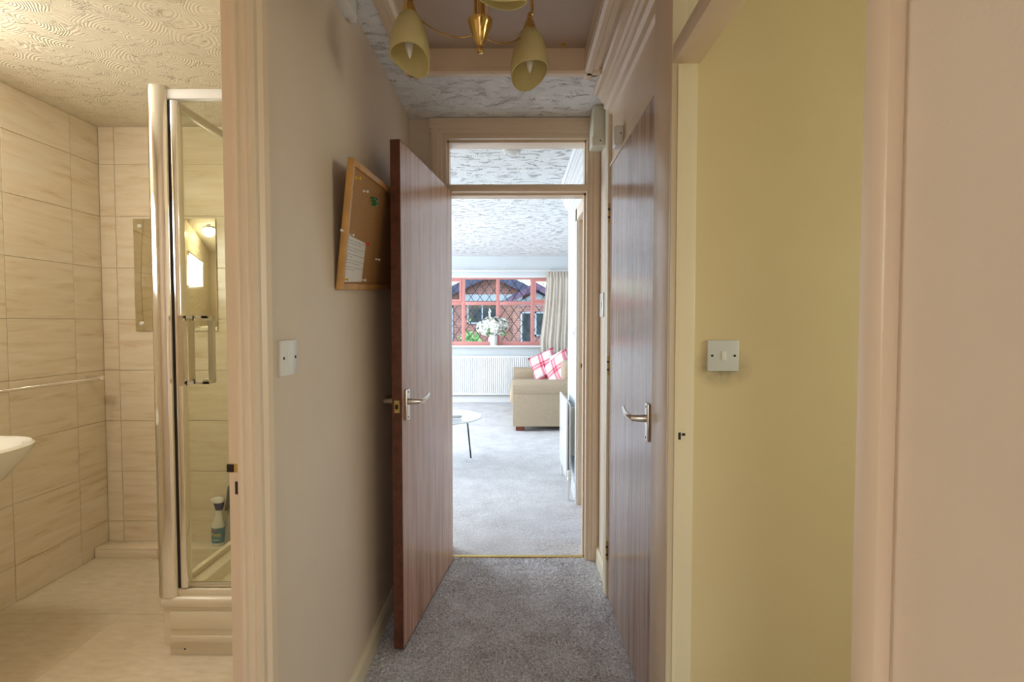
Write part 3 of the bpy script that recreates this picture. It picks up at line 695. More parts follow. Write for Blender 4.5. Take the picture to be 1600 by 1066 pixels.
box('switch_plate', (HR - .012, HR + .001, 2.565, 2.655, 1.318, 1.440), 'white_plastic', rs, bevel=.003)
box('rocker', (HR - .016, HR - .011, 2.600, 2.618, 1.365, 1.395), 'white_plastic', rs, bevel=.001)
# trunking box over the end doorway
jb_ = empty('trunking_box', (.40, 2.62, CE - .2), label='cream plastic trunking box under the ceiling by the living room doorway', cat='trunking')
box('cover', (.385, .4495, 2.57, 2.69, 2.175, CE), 'cream_plastic', jb_, bevel=.004)
box('end_cap', (.380, .4495, 2.562, 2.61, 2.165, 2.21), 'cream_plastic', jb_, bevel=.004)
lathe('screw', [(.004, 0), (.004, -.001), (.001, -.0013)], (.42, 2.562, 2.188), 'dark_metal', jb_, seg=8, axis='y')
ch = empty('door_sensor', (.43, 2.12, 2.006), label='small white rounded plastic sensor above the closed veneer door', cat='sensor')
box('housing', (.402, .4405, 2.10, 2.155, 2.006, 2.088), 'white_plastic', ch, bevel=.009, seg=3)
lathe('screw', [(.003, 0), (.003, -.001), (.001, -.0013)], (.427, 2.10, 2.055), 'dark_metal', ch, seg=8, axis='y')
db = empty('door_chime', (HL, 1.66, 2.27), label='pale grey plastic bracket high on the beige wall near the hatch', cat='bracket')
box('housing', (HL - .001, HL + .038, 1.60, 1.715, 2.285, CE), 'white_plastic', db, bevel=.004)
box('cover', (HL + .008, HL + .030, 1.715, 1.75, 2.290, CE - .005), 'white_plastic', db, bevel=.004)

# ------------------------------------------------------------------ cork board (hung on a cord, top leaning out)
cb = empty('cork_board'); ORG[cb.name] = Vector((0, 0, 0))
BW, BH, BT = .71, .40, .020
# local: x = out of wall, y = along wall (away from the viewer), z = up; origin at the lower near corner
box('cork_panel', (.002, .010, .012, BW - .012, .012, BH - .012), 'cork', cb)
box('frame_stile', (0, BT, 0, .020, 0, BH), 'pine_frame', cb, bevel=.002); box('frame_stile', (0, BT, BW - .020, BW, 0, BH), 'pine_frame', cb, bevel=.002)
box('frame_rail', (0, BT, .020, BW - .020, 0, .020), 'pine_frame', cb, bevel=.002); box('frame_rail', (0, BT, .020, BW - .020, BH - .020, BH), 'pine_frame', cb, bevel=.002)
lathe('hook', [(.004, 0), (.004, .014), (.002, .015)], (.006, -.012, .18), 'white_plastic', cb, seg=8, axis='y')
u = Vector((-.004, 1, .068)).normalized(); vv = Vector((.128, -.068, 1.0)); vv = (vv - u * vv.dot(u)).normalized(); nn = u.cross(vv)
MB = Matrix(((nn.x, u.x, vv.x, HL + .004), (nn.y, u.y, vv.y, 1.585), (nn.z, u.z, vv.z, 1.392), (0, 0, 0, 1)))
cb.matrix_world = MB
tag(cb, 'small cork pin board with pine frame hanging tilted on the beige wall', 'pin board')
def on_board(o): o.matrix_world = MB @ o.matrix_world; return o
nt_ = empty('handwritten_note'); ORG[nt_.name] = Vector((0, 0, 0))
NY0, NY1, NZ0, NZ1 = .024, .225, .024, .172
mesh('sheet', [(.0115, NY0, NZ0), (.0115, NY1, NZ0 + .003), (.013, NY1 + .003, NZ1 - .010), (.0125, NY0 + .012, NZ1), (.0109, NY0, NZ0), (.0109, NY1, NZ0 + .003), (.0122, NY1 + .003, NZ1 - .010), (.0119, NY0 + .012, NZ1)], [(0, 1, 2, 3), (4, 5, 6, 7), (0, 1, 5, 4), (1, 2, 6, 5), (2, 3, 7, 6), (3, 0, 4, 7)], 'paper', nt_)
rng = random.Random(5); V, F = [], []
for li, (z, e) in enumerate([(.158, .21), (.149, .15), (.136, .20), (.127, .14), (.115, .21), (.107, .07), (.096, .215), (.087, .16), (.074, .21), (.066, .11)]):
    y = NY0 + .016
    while y < NY0 + e - .02:
        wl = rng.uniform(.008, .022); yy = y
        while yy < y + wl:
            zz = z - (yy - NY0) * .03; h = rng.uniform(.0012, .0034); i = len(V)
            V += [(.0140, yy, zz - .0010), (.0140, yy + .0026, zz + h * .6), (.0140, yy + .0034, zz + h), (.0140, yy + .0008, zz + .0014)]; F.append((i, i + 1, i + 2, i + 3)); yy += .0026
        y += wl + .005
wr = mesh('handwriting', V, F, 'ink', nt_); wr['kind'] = 'stuff'
on_board(nt_); tag(nt_, 'white sheet of handwritten notes pinned low on the cork board', 'note')
def pin(y, z, mat, label, ang=0.6):
    p = empty('push_pin'); ORG[p.name] = Vector((0, 0, 0))
    lathe('pin_head', [(.0045, 0), (.0048, .002), (.0025, .004), (.0025, .011), (.0048, .014), (.0048, .017), (.001, .018)], (.010, y, z), mat, p, seg=12, axis='x')
    tag(on_board(p), label, 'push pin', 'push pins on the cork board')
pin(.058, .352, 'pin_yellow', 'yellow push pin near the upper corner of the cork board')
pin(.150, .328, 'pin_clear', 'clear push pin beside the yellow one on the cork board')
for dy, dz in ((0, 0), (.014, -.008), (.026, .003), (.018, -.020), (.036, -.012)): pin(.245 + dy, .322 + dz, 'pin_green', 'green push pin in the cluster of green pins on the board')
pin(.229, .160, 'pin_red', 'red push pin at the top corner of the handwritten note')
pin(.045, .174, 'pin_clear', 'clear push pin holding the top edge of the handwritten note')
pin(.030, .034, 'pin_yellow', 'yellow push pin at the bottom corner of the handwritten note')
pin(.222, .034, 'pin_clear', 'clear push pin at the bottom edge of the handwritten note')
pin(.385, .115, 'pin_clear', 'clear push pin alone on bare cork in the door shadow')

# ------------------------------------------------------------------ chandelier
cx, cy = -.0975, 1.443
chd = empty('chandelier', (cx, cy, 2.04), label='brass three-arm ceiling light with cream tulip glass shades', cat='ceiling light')
lathe('finial', [(.001, 2.036 - 2.04), (.008, -.001), (.010, .006), (.008, .013), (.006, .017), (.010, .022), (.014, .026), (.032, .074), (.034, .080), (.034, .086), (.026, .090), (.001, .092)], (cx, cy, 2.036), 'brass', chd, seg=32)
lathe('ceiling_rose', [(.001, .012), (.055, .014), (.060, .025), (.060, CE + .071 - 2.40)], (cx, cy, 2.40), 'brass', chd, seg=32)
tube('stem', [(cx, cy, 2.13), (cx, cy, 2.42)], .0055, 'brass', chd)
Rr = .221
for k, (px, py) in enumerate([(-.306, 1.510), (.044, 1.600), (-.030, 1.221)]):
    d = Vector((px - cx, py - cy, 0)).normalized()
    c = Vector((px, py, 0))
    top = 2.222; bot = 2.026
    arm = [Vector((cx, cy, 2.11)) + d * .014, Vector((cx, cy, 2.24)) + d * .016, Vector((cx, cy, 2.31)) + d * .035, Vector((cx, cy, 2.35)) + d * .085, Vector((cx, cy, 2.355)) + d * .14, Vector((cx, cy, 2.325)) + d * .195, Vector((cx, cy, 2.27)) + d * Rr, Vector((cx, cy, 2.235)) + d * Rr]
    # smooth the arm by Catmull-Rom
    def smooth(P, n=6):
        out = []
        for i in range(len(P) - 1):
            p0, p1, p2, p3 = P[max(i - 1, 0)], P[i], P[i + 1], P[min(i + 2, len(P) - 1)]
            for j in range(n):
                t = j / n; out.append(.5 * ((2 * p1) + (p2 - p0) * t + (2 * p0 - 5 * p1 + 4 * p2 - p3) * t * t + (3 * p1 - p0 - 3 * p2 + p3) * t ** 3))
        return out + [P[-1]]
    tube('arm', smooth(arm), .0045, 'brass', chd, seg=10)
    wire = [Vector((cx, cy, 2.085)) + d * .018, Vector((cx, cy, 2.087)) + d * .06, Vector((cx, cy, 2.110)) + d * .12, Vector((cx, cy, 2.150)) + d * .175, Vector((cx, cy, 2.195)) + d * (Rr - .012), Vector((cx, cy, 2.218)) + d * (Rr - .014), Vector((cx, cy, 2.226)) + d * (Rr - .004)]
    tube('wire', smooth(wire), .0020, 'brass', chd, seg=8)
    lathe('shade_cap', [(.022, -.018), (.0215, -.012), (.013, .014), (.008, .020), (.009, .026), (.0065, .034), (.004, .040)], (px, py, 2.196 if k < 2 else 2.178), 'brass', chd, seg=24)
    # tulip glass with an oblique wavy rim
    seg = 40; V, F = [], []
    ph = [R(65), R(125), R(-80)][k]
    outer = [(.020, 0), (.030, .012), (.042, .040), (.050, .075), (.056, .110), (.0585, .140), (.057, .165)]
    prof = outer + [(r - .003, h) for r, h in reversed(outer)]
    for r, h in prof:
        for j in range(seg):
            a = 2 * math.pi * j / seg
            wv = (.024 * math.cos(a - ph) + .006 * math.cos(2 * (a - ph) + .6)) * (h / .165) ** 2
            V.append((px + r * math.cos(a), py + r * math.sin(a), (2.183 if k < 2 else 2.165) - h * .80 - wv))
    for i in range(len(prof) - 1):
        for j in range(seg): F.append((i * seg + j, i * seg + (j + 1) % seg, (i + 1) * seg + (j + 1) % seg, (i + 1) * seg + j))
    mesh('shade', V, F, 'shade_glass', chd, smooth=True, label='cream frosted tulip glass shade')
    lathe('bulb', [(.013, .168), (.014, .15), (.0175, .12), (.017, .105), (.010, .072), (.004, .055), (.001, .05)], (px, py, 2.004), 'bulb_glass', chd, seg=20)

# ------------------------------------------------------------------ living room shell
LX0, FY = -3.2, 8.30
struct(carpet_mesh('floor_living', LX0, 1.5, EY + .035, FY, .03, .002, 'carpet_living', .002), 'pale grey carpet of the living room', 'carpet')
struct(box('ceiling_living', (LX0, 1.6, 2.9, FY + .2, CE, CE + .05), 'artex_living'), 'white artex ceiling of the living room', 'ceiling')
WX0, WX1, VZ0, VZ1 = -1.41, .84, .925, 2.05
wall('wall_living_far', [(LX0, WX0, FY, FY + .2, 0, CE), (WX1, 1.6, FY, FY + .2, 0, CE), (WX0, WX1, FY, FY + .2, 0, VZ0), (WX0, WX1, FY, FY + .2, VZ1, CE)], 'living_wall', 'white living room wall around the leaded window')
wall('wall_living_left', [(LX0 - .1, LX0, 2.9, 4.0, 0, CE), (LX0 - .1, LX0, 7.2, FY, 0, CE), (LX0 - .1, LX0, 4.0, 7.2, 2.4 - .035, CE)], 'living_wall', 'white living room wall with the added wide side window')
wall('wall_living_near', [(LX0, HL - TL, 2.86, 2.9, 0, CE)], 'living_wall', 'living room side of the bathroom wall')
LRX = .445
wall('wall_living_right', [(LRX, LRX + .1, 3.60, 4.32, 0, CE), (LRX, LRX + .1, 2.9, 3.60, 2.03, CE), (LRX + .1, 1.1, 4.22, 4.32, 0, CE), (1.0, 1.1, 4.32, FY, 0, CE)], 'living_wall', 'white living room wall stepping back beyond the small radiator')
wall('wall_lobby', [(1.2, 1.25, 2.9, 4.2, 0, CE)], 'wall_paint', 'plain wall in the lobby beyond the living room side doorway')
w4 = struct(empty('window_4', (LX0 - .05, 5.6, 0)), 'added wide white framed side window of the living room', 'window')  # side window out of view, added to brighten the living room
boxes('window_frame', [(LX0 - .09, LX0 - .02, y, y + .06, 0, CE - .03) for y in (4.0, 5.04, 6.08, 7.14)] + [(LX0 - .09, LX0 - .02, 4.0, 7.2, 0, .06)], 'white_gloss', w4)
for a in (4.06, 5.10, 6.14): box('pane', (LX0 - .058, LX0 - .052, a, a + .99, .06, CE - .03), 'glass_frosted', w4)
skirt('baseboard_living_right', LRX + .001, -1, 3.66, 4.321, 'white baseboard under the small living room radiator', 'white_gloss', .10)
struct(prism('baseboard_living_far', [(FY + .001, 0), (FY - .016, 0), (FY - .016, .09), (FY - .008, .11), (FY + .001, .11)], 'x', LX0, 1.0, 'white_gloss'), 'white baseboard under the leaded window', 'baseboard')
cornice('trim_9', LRX - .0015, 2.9, 4.32, 'stepped white cornice of the living room seen through the transom light')
t10 = struct(empty('trim_10', (LRX, 3.6, 0)), 'cream frame of the living room side doorway by the small radiator', 'door frame')
j10 = box('jamb', (LRX - .004, LRX + .104, 3.576, 3.602, 0, 2.03), 'trim_paint', t10, bevel=.002)
box('architrave', (LRX - .018, LRX + .001, 3.590, 3.655, 0, 2.09), 'white_gloss', t10, bevel=.003)
box('head', (LRX - .018, LRX + .1, 2.912, 3.655, 2.0, 2.09), 'trim_paint', t10, bevel=.003)
box('strike_plate', (LRX + .010, LRX + .032, 3.573, 3.577, .97, 1.01), 'brass_dull', j10)
box('latch_hole', (LRX + .016, LRX + .024, 3.5715, 3.574, .98, 1.0), 'dark_hole', j10)
ss = empty('light_switch', (LRX, 3.80, 1.21), label='small white switch on the living room wall above the small radiator', cat='light switch', group='light switches')
box('switch_plate', (LRX - .009, LRX + .001, 3.765, 3.850, 1.17, 1.255), 'white_plastic', ss, bevel=.003)
box('rocker', (LRX - .014, LRX - .008, 3.80, 3.815, 1.20, 1.225), 'satin_metal', ss, bevel=.001)
# smoke detector
sd = empty('smoke_detector', (-.02, 3.2, CE), label='round white smoke detector on the living room ceiling', cat='smoke detector')
lathe('base', [(.060, 0), (.060, -.012), (.054, -.016)], (-.02, 3.2, CE), 'white_plastic', sd, seg=36)
lathe('cover', [(.054, -.012), (.052, -.030), (.040, -.036), (.036, -.034), (.030, -.034), (.026, -.037), (.001, -.038)], (-.02, 3.2, CE), 'white_plastic', sd, seg=36)

# window 1 : four lights, the outer ones with top vents
w1 = struct(empty('window_1', (-.285, FY + .1, VZ0)), 'red-brown framed leaded living room window looking onto a brick bungalow', 'window')
YF0, YF1 = FY + .06, FY + .13
fw = .055; cols = [WX0, WX0 + .5625, WX0 + 1.125, WX0 + 1.6875, WX1]
TZ = 1.61
box('frame_head', (WX0, WX1, YF0, YF1, VZ1 - .05, VZ1), 'window_frame', w1, bevel=.004); box('frame_sill', (WX0, WX1, YF0, YF1, VZ0, VZ0 + .06), 'window_frame', w1, bevel=.004)
for i, x in enumerate(cols):
    a = x - fw / 2 if 0 < i < 4 else (x if i == 0 else x - fw)
    box('mullion', (a, a + fw, YF0 - .004, YF1, VZ0 + .055, VZ1 - .045), 'window_frame', w1, bevel=.004)
for i in range(4): box('glazing_transom', (cols[i] + fw / 2, cols[i + 1] - fw / 2, YF0, YF1, TZ - .028, TZ + .028), 'window_frame', w1, bevel=.004)
def lattice(parent, x0, x1, z0, z1, y, sx=.15, sz=.21):
    V, F = [], []; wd = .0045
    def clip(p, q):
        # clip segment to the rectangle (Liang-Barsky)
        d = (q[0] - p[0], q[1] - p[1]); t0, t1 = 0, 1
        for pp, qq in ((-d[0], p[0] - x0), (d[0], x1 - p[0]), (-d[1], p[1] - z0), (d[1], z1 - p[1])):
            if pp == 0:
                if qq < 0: return None
            else:
                t = qq / pp
                if pp < 0: t0 = max(t0, t)
                else: t1 = min(t1, t)
        if t0 >= t1: return None
        return (p[0] + d[0] * t0, p[1] + d[1] * t0), (p[0] + d[0] * t1, p[1] + d[1] * t1)
    m = sz / sx; n = int((x1 - x0 + (z1 - z0) / m) / sx) + 2
    for s in (1, -1):
        for k in range(-1, n):
            if s == 1: xa = x0 + k * sx; p, q = (xa - (z1 - z0) / m + 0, z0), (xa, z1)
            else: xa = x0 + k * sx; p, q = (xa, z0), (xa - (z1 - z0) / m, z1)
            c = clip(p, q)
            if not c: continue
            (ax, az), (bx2, bz) = c
            L = math.hypot(bx2 - ax, bz - az)
            if L < .02: continue
            nx, nz = -(bz - az) / L * wd, (bx2 - ax) / L * wd; i = len(V)
            for yy in (y - .002, y + .002): V += [(ax + nx, yy, az + nz), (bx2 + nx, yy, bz + nz), (bx2 - nx, yy, bz - nz), (ax - nx, yy, az - nz)]
            F += [(i, i + 1, i + 2, i + 3), (i + 4, i + 5, i + 6, i + 7), (i, i + 1, i + 5, i + 4), (i + 2, i + 3, i + 7, i + 6)]
    if V: mesh('lead_lattice', V, F, 'lead', parent)
for i in range(4):
    xa, xb = cols[i] + fw / 2, cols[i + 1] - fw / 2
    for zi, (za, zb) in enumerate(((VZ0 + .06, TZ - .028), (TZ + .028, VZ1 - .05))):
        if i in (0, 3) and zi == 1:
            boxes('vent_sash', [(xa, xa + .035, YF0 - .012, YF1 - .02, za, zb), (xb - .035, xb, YF0 - .012, YF1 - .02, za, zb), (xa + .035, xb - .035, YF0 - .012, YF1 - .02, za, za + .035), (xa + .035, xb - .035, YF0 - .012, YF1 - .02, zb - .035, zb)], 'window_frame', w1)
            p = box('pane', (xa + .03, xb - .03, FY + .093, FY + .097, za + .03, zb - .03), 'glass_clear', w1)
            lattice(p, xa + .036, xb - .036, za + .036, zb - .036, FY + .095)
        else:
            p = box('pane', (xa - .005, xb + .005, FY + .093, FY + .097, za - .005, zb + .005), 'glass_clear', w1)
            lattice(p, xa, xb, za, zb, FY + .095)
box('window_board', (WX0 - .03, WX1 + .03, FY - .10, FY + .062, VZ0 - .028, VZ0 + .002), 'white_gloss', w1, bevel=.006)
box('head_lining', (WX0, WX1, FY - .002, FY + .062, VZ1 - .03, VZ1 + .002), 'white_gloss', w1)
# curtain track and curtain
ct = empty('curtain_track', (-.28, FY - .06, 2.10), label='slim white curtain track above the leaded window', cat='curtain track')
box('track', (WX0 - .1, .93, FY - .105, FY - .075, 2.108, 2.132), 'white_plastic', ct, bevel=.004)
for x in (-1.4, -.75, -.1, .55): box('bracket', (x - .01, x + .01, FY - .08, FY + .001, 2.112, 2.150), 'white_plastic', ct)
def curtain():
    root = empty('curtain', (.66, FY - .1, .78), label='cream pinch-pleated curtain gathered at the edge of the leaded window', cat='curtain')
    V, F = [], []; nx, nz = 110, 26
    for j in range(nz + 1):
        t = j / nz; z = 2.104 - t * 1.31
        xl = .50 - .10 * min(1, t * 1.2) ** 1.5; xr = .93
        for i in range(nx + 1):
            s = i / nx
            amp = .008 + .008 * min(1, t * 3)
            y = FY - .115 + amp * math.sin(s * 2 * math.pi * 9 + .5 * math.sin(t * 3 + s * 5)) + .012 * math.sin(s * 31 + t * 2)
            V.append((xl + (xr - xl) * s, y, z + (.010 * math.sin(s * 19) if j == nz else 0)))
    for j in range(nz):
        for i in range(nx): a = j * (nx + 1) + i; F.append((a, a + 1, a + nx + 2, a + nx + 1))
    o = mesh('drape', V, F, 'curtain_cloth', root, smooth=True)
    sm_ = o.modifiers.new('thickness', 'SOLIDIFY'); sm_.thickness = .003
    for k in range(9):
        x = .515 + k * .049; lathe('pleat', [(.006, -.09), (.012, -.06), (.010, -.02), (.014, 0)], (x, FY - .134, 2.100), 'curtain_cloth', root, seg=10)
curtain()
# flowers in a vase on the window board
fl = empty('flower_vase', (-.365, FY - .035, VZ0), label='bunch of white blooms with green leaves in a white vase on the sill', cat='flowers')
vx, vy, vz = -.35, FY - .03, VZ0 + .002
lathe('vase', [(.050, 0), (.055, .01), (.062, .14), (.066, .165), (.060, .165), (.054, .02)], (vx, vy, vz), 'vase_white', fl, seg=28)
rg = random.Random(11)
def bloom(c, r):
    V, F = [], []
    for _ in range(150):
        d = Vector((rg.gauss(0, 1), rg.gauss(0, 1), rg.gauss(0, 1))).normalized()
        p = c + d * r * rg.uniform(.8, 1.05); t = d.orthogonal().normalized(); t.rotate(Matrix.Rotation(rg.uniform(0, 6.3), 3, d)); b2 = d.cross(t); s = r * .36; i = len(V)
        V += [p + t * s, p + b2 * s * .8 + d * s * .3, p - t * s, p - b2 * s * .8 + d * s * .3]; F.append((i, i + 1, i + 2, i + 3))
    mesh('bloom', V, F, 'flower_white', fl)
for dx, dz, r in ((-.17, .29, .10), (-.07, .35, .11), (.04, .33, .12), (.15, .34, .10), (-.13, .23, .07), (.11, .25, .08), (-.01, .25, .10)): bloom(Vector((vx + dx, vy - rg.uniform(-.03, .05), vz + dz)), r)
for k in range(22):
    a = rg.uniform(0, 6.28); L = rg.uniform(.07, .11); p = Vector((vx + .12 * math.cos(a), vy + .05 * math.sin(a), vz + rg.uniform(.17, .30)))
    d = Vector((math.cos(a), .5 * math.sin(a), rg.uniform(-.3, .4))).normalized(); s = d.cross(Vector((0, 0, 1))).normalized() if k % 2 else Vector((0, 0, 1))
    mesh('leaf', [p, p + d * L * .45 + s * L * .28, p + d * L, p + d * L * .45 - s * L * .28, p + d * L * .5 + Vector((0, -.008, .006))], [(0, 1, 4), (1, 2, 4), (2, 3, 4), (3, 0, 4)], 'leaf_green', fl)
for k in range(6): tube('stem', [(vx + rg.uniform(-.02, .02), vy, vz + .03), (vx + (k - 2.5) * .03, vy, vz + .2), (vx + (k - 2.5) * .06, vy - .01, vz + .32)], .004, 'leaf_green', fl, seg=6)

# radiators
def radiator(label, x0, x1, yw, z0, z1):
    r = empty('radiator', ((x0 + x1) / 2, yw, z0), label=label, cat='radiator', group='radiators')
    yf = yw - .105; V, F = [], []; n = int((x1 - x0) / .0333); prof = []
    for i in range(n):
        a = x0 + (x1 - x0) * i / n; p = (x1 - x0) / n
        prof += [(a, yf + .014), (a + p * .25, yf + .014), (a + p * .4, yf), (a + p * .85, yf)]
    prof += [(x1, yf + .014), (x1, yf + .022), (x0, yf + .022)]
    prism('panel', prof, 'z', z0 + .03, z1 - .03, 'white_gloss', r)
    boxes('seam', [(x0, x1, yf + .006, yf + .024, z0, z0 + .035), (x0, x1, yf + .006, yf + .024, z1 - .035, z1)], 'white_gloss', r, bevel=.004)
    for x in (x0 + .15, x1 - .15): box('bracket', (x - .02, x + .02, yf + .02, yw, z0 + .08, z1 - .08), 'white_gloss', r)
    for x in (x0 - .02, x1 + .02): tube('pipe', [(x, yf + .015, z0 - .11), (x, yf + .015, z0 + .03)], .009, 'white_gloss', r)
radiator('long white ribbed radiator under the leaded window', -1.35, .45, FY, .13, .76)
r2 = empty('radiator', (.40, 3.97, .13), label='small white flat-fronted radiator by the side doorway of the living room', cat='radiator', group='radiators')
box('panel', (.372, .384, 3.70, 4.26, .15, .715), 'white_gloss', r2, bevel=.004)
box('back_panel', (.392, .406, 3.71, 4.25, .16, .695), 'white_gloss', r2, bevel=.004)
for y in (3.80, 4.15): box('bracket', (.384, LRX + .001, y - .02, y + .02, .30, .66), 'cream_plastic', r2)
v_ = tube('valve', [(.392, 3.675, .0), (.392, 3.675, .10), (.392, 3.68, .165), (.392, 3.705, .178)], [.009, .012, .016, .012], 'chrome', r2)
lathe('valve_cap', [(.014, 0), (.016, .01), (.015, .045), (.010, .052)], (.392, 3.675, .17), 'white_plastic', v_, seg=16)
tube('pipe', [(.392, 4.285, .0), (.392, 4.285, .165), (.392, 4.255, .178)], .009, 'white_gloss', r2)

# sofa
def sofa():
    r = empty('sofa', (.42, 6.97, 0), label='beige woven fabric sofa with rolled arms below the leaded window', cat='sofa')
    ax0, ax1 = -.03, .82
    def arm(y0, out):
        # arm: rounded roll on top overhanging the flat side
        s = -1 if out < 0 else 1
        def Y(t): return y0 + s * t
        prof = [(Y(0.17), .06), (Y(0), .06), (Y(0), .445), (Y(-.012), .455), (Y(-.024), .50), (Y(-.016), .56), (Y(.03), .60), (Y(.09), .612), (Y(.15), .595), (Y(.185), .55), (Y(.18), .48), (Y(.17), .44)]
        prism('arm', prof, 'x', ax0, ax1, 'sofa_fabric', r, bevel=.022, seg=3)
    arm(6.03, 1); arm(7.92, -1)
    box('base', (ax0 + .03, ax1, 6.19, 7.76, .06, .30), 'sofa_fabric', r, bevel=.02)
    for a, b2 in ((6.21, 6.97), (6.98, 7.74)):
        box('seat_cushion', (ax0 - .035, ax1 - .18, a, b2, .29, .46), 'sofa_fabric', r, bevel=.045, seg=4)
        box('back_cushion', (ax1 - .24, ax1 - .04, a, b2, .43, .82), 'sofa_fabric', r, bevel=.06, seg=4)
    box('back', (ax1 - .10, ax1 + .10, 6.05, 7.90, .06, .80), 'sofa_fabric', r, bevel=.04, seg=3)
    for x in (ax0 + .09, ax1):
        for y in (6.10, 7.85): box('foot', (x - .055, x + .055, y - .035, y + .035, .003, .066), 'sofa_foot', r, bevel=.006)
sofa()
def cushion(loc, rot, mat, label, s=.42):
    n = 14; V, F = [], []
    for side in (1, -1):
        for j in range(n + 1):
            for i in range(n + 1):
                u2, v2 = i / n * 2 - 1, j / n * 2 - 1
                h = max(0, (1 - u2 ** 4) * (1 - v2 ** 4)) ** .6 * .075
                pinch = 1 - .07 * ((1 - abs(u2)) * abs(v2) ** 2 + (1 - abs(v2)) * abs(u2) ** 2)
                V.append((u2 * s / 2 * pinch, v2 * s / 2 * pinch, side * h))
    for q in range(2):
        o0 = q * (n + 1) ** 2
        for j in range(n):
            for i in range(n): a = o0 + j * (n + 1) + i; F.append((a, a + 1, a + n + 2, a + n + 1))
    me = bpy.data.meshes.new('cushion'); me.from_pydata(V, [], F); bm = bmesh.new(); bm.from_mesh(me)
    bmesh.ops.remove_doubles(bm, verts=bm.verts, dist=1e-4); bmesh.ops.recalc_face_normals(bm, faces=bm.faces); bm.to_mesh(me); bm.free()
    me.polygons.foreach_set('use_smooth', [True] * len(me.polygons)); me.materials.append(MATS[mat])
    o = bpy.data.objects.new('cushion', me); COL.objects.link(o); o.location = loc
    o.matrix_world = Matrix.Translation(loc) @ Matrix(rot).transposed().to_4x4()
    tag(o, label, 'cushion', 'sofa cushions')
def frame_of(nrm, roll):
    n_ = Vector(nrm).normalized(); x = Vector((0, 0, 1)).cross(n_).normalized(); y = n_.cross(x)
    c, s = math.cos(roll), math.sin(roll); return [x * c + y * s, -x * s + y * c, n_]
cushion((.42, 7.32, .685), frame_of((-.45, -.85, .35), R(27)), 'tartan', 'pink tartan cushion propped against the far end of the sofa')
cushion((.57, 6.60, .675), frame_of((-.75, -.6, .25), R(38)), 'tartan', 'pink tartan cushion against the sofa back nearest the doorway', .44)
cushion((.58, 6.95, .70), frame_of((-.85, -.35, .25), R(20)), 'cushion_cream', 'plain cream cushion tucked behind the tartan ones')

# coffee table
tb = empty('coffee_table', (-.69, 4.72, 0), label='round white coffee table on thin dark metal legs', cat='table')
lathe('table_top', [(.001, .405), (.36, .405), (.378, .412), (.380, .420), (.374, .424), (.366, .421), (.001, .420)], (-.69, 4.72, 0), 'table_top', tb, seg=64, caps=False)
for a in (22, 112, 202, 292):
    c, s = math.cos(R(a)), math.sin(R(a))
    tube('leg', [(-.69 + .25 * c, 4.72 + .25 * s, .408), (-.69 + .29 * c, 4.72 + .29 * s, .0)], .0075, 'dark_metal', tb, seg=8)
boxes('under_frame', [(-.69 - .2, -.69 + .2, 4.71, 4.73, .396, .406), (-.70, -.68, 4.72 - .2, 4.72 + .2, .396, .406)], 'dark_metal', tb)
mg = box('coaster', (-.66, -.50, 4.66, 4.76, .420, .425), 'grey_plastic', None, bevel=.001); tag(mg, 'thin dark grey mat lying on the round coffee table', 'mat')

# ------------------------------------------------------------------ outside the leaded window
GZ = -.15
struct(box('ground', (-30, 30, FY + .2, 60, GZ - .2, GZ), 'paving'), 'paved drive outside the leaded window', 'ground')
hb = empty('bungalow', (-1.2, 25, GZ), label='brick bungalow with a wide dark gable roof across the drive', cat='house')
HY = 24.0; gx = -1.15
def hz(py, d): return 1.28 + d * (505 - py) / 800
box('brick_wall', (gx - 3.3, gx + 3.3, HY, HY + 6, GZ, 2.2), 'brickwork', hb)
prism('gable', [(gx - 3.3, 2.2), (gx + 3.3, 2.2), (gx, 3.72)], 'y', HY + .02, HY + .2, 'brickwork', hb)
for s in (-1, 1):
    prism('roof_slope', [(gx, 3.70), (gx + s * 3.6, 1.98), (gx + s * 3.6, 2.12), (gx, 3.86)], 'y', HY - .4, HY + 6.2, 'roof_tile', hb)
    prism('barge_board', [(gx, 3.42), (gx + s * 3.6, 1.72), (gx + s * 3.6, 2.06), (gx, 3.80)], 'y', HY - .44, HY - .40, 'roof_tile', hb)
box('fascia_band', (gx - 1.35, gx + 1.5, HY - .12, HY + .01, 2.32, 2.62), 'fascia', hb)
def far_window(parent, x0, x1, z0, z1, y, nm, frame='fascia'):
    f = boxes('window', [(x0, x0 + .07, y - .06, y + .02, z0, z1), (x1 - .07, x1, y - .06, y + .02, z0, z1), (x0, x1, y - .06, y + .02, z0, z0 + .07), (x0, x1, y - .06, y + .02, z1 - .07, z1)] + [(x0 + (x1 - x0) * k / nm - .03, x0 + (x1 - x0) * k / nm + .03, y - .05, y + .02, z0, z1) for k in range(1, nm)], frame, parent)
    for k in range(nm): box('pane', (x0 + (x1 - x0) * k / nm, x0 + (x1 - x0) * (k + 1) / nm, y - .02, y - .01, z0 + .03, z1 - .03), 'car_glass', f)
far_window(hb, gx - 1.1, gx + .32, 1.25, 2.22, HY, 2)
far_window(hb, gx - 2.6, gx - 1.75, .4, 2.1, HY, 1)
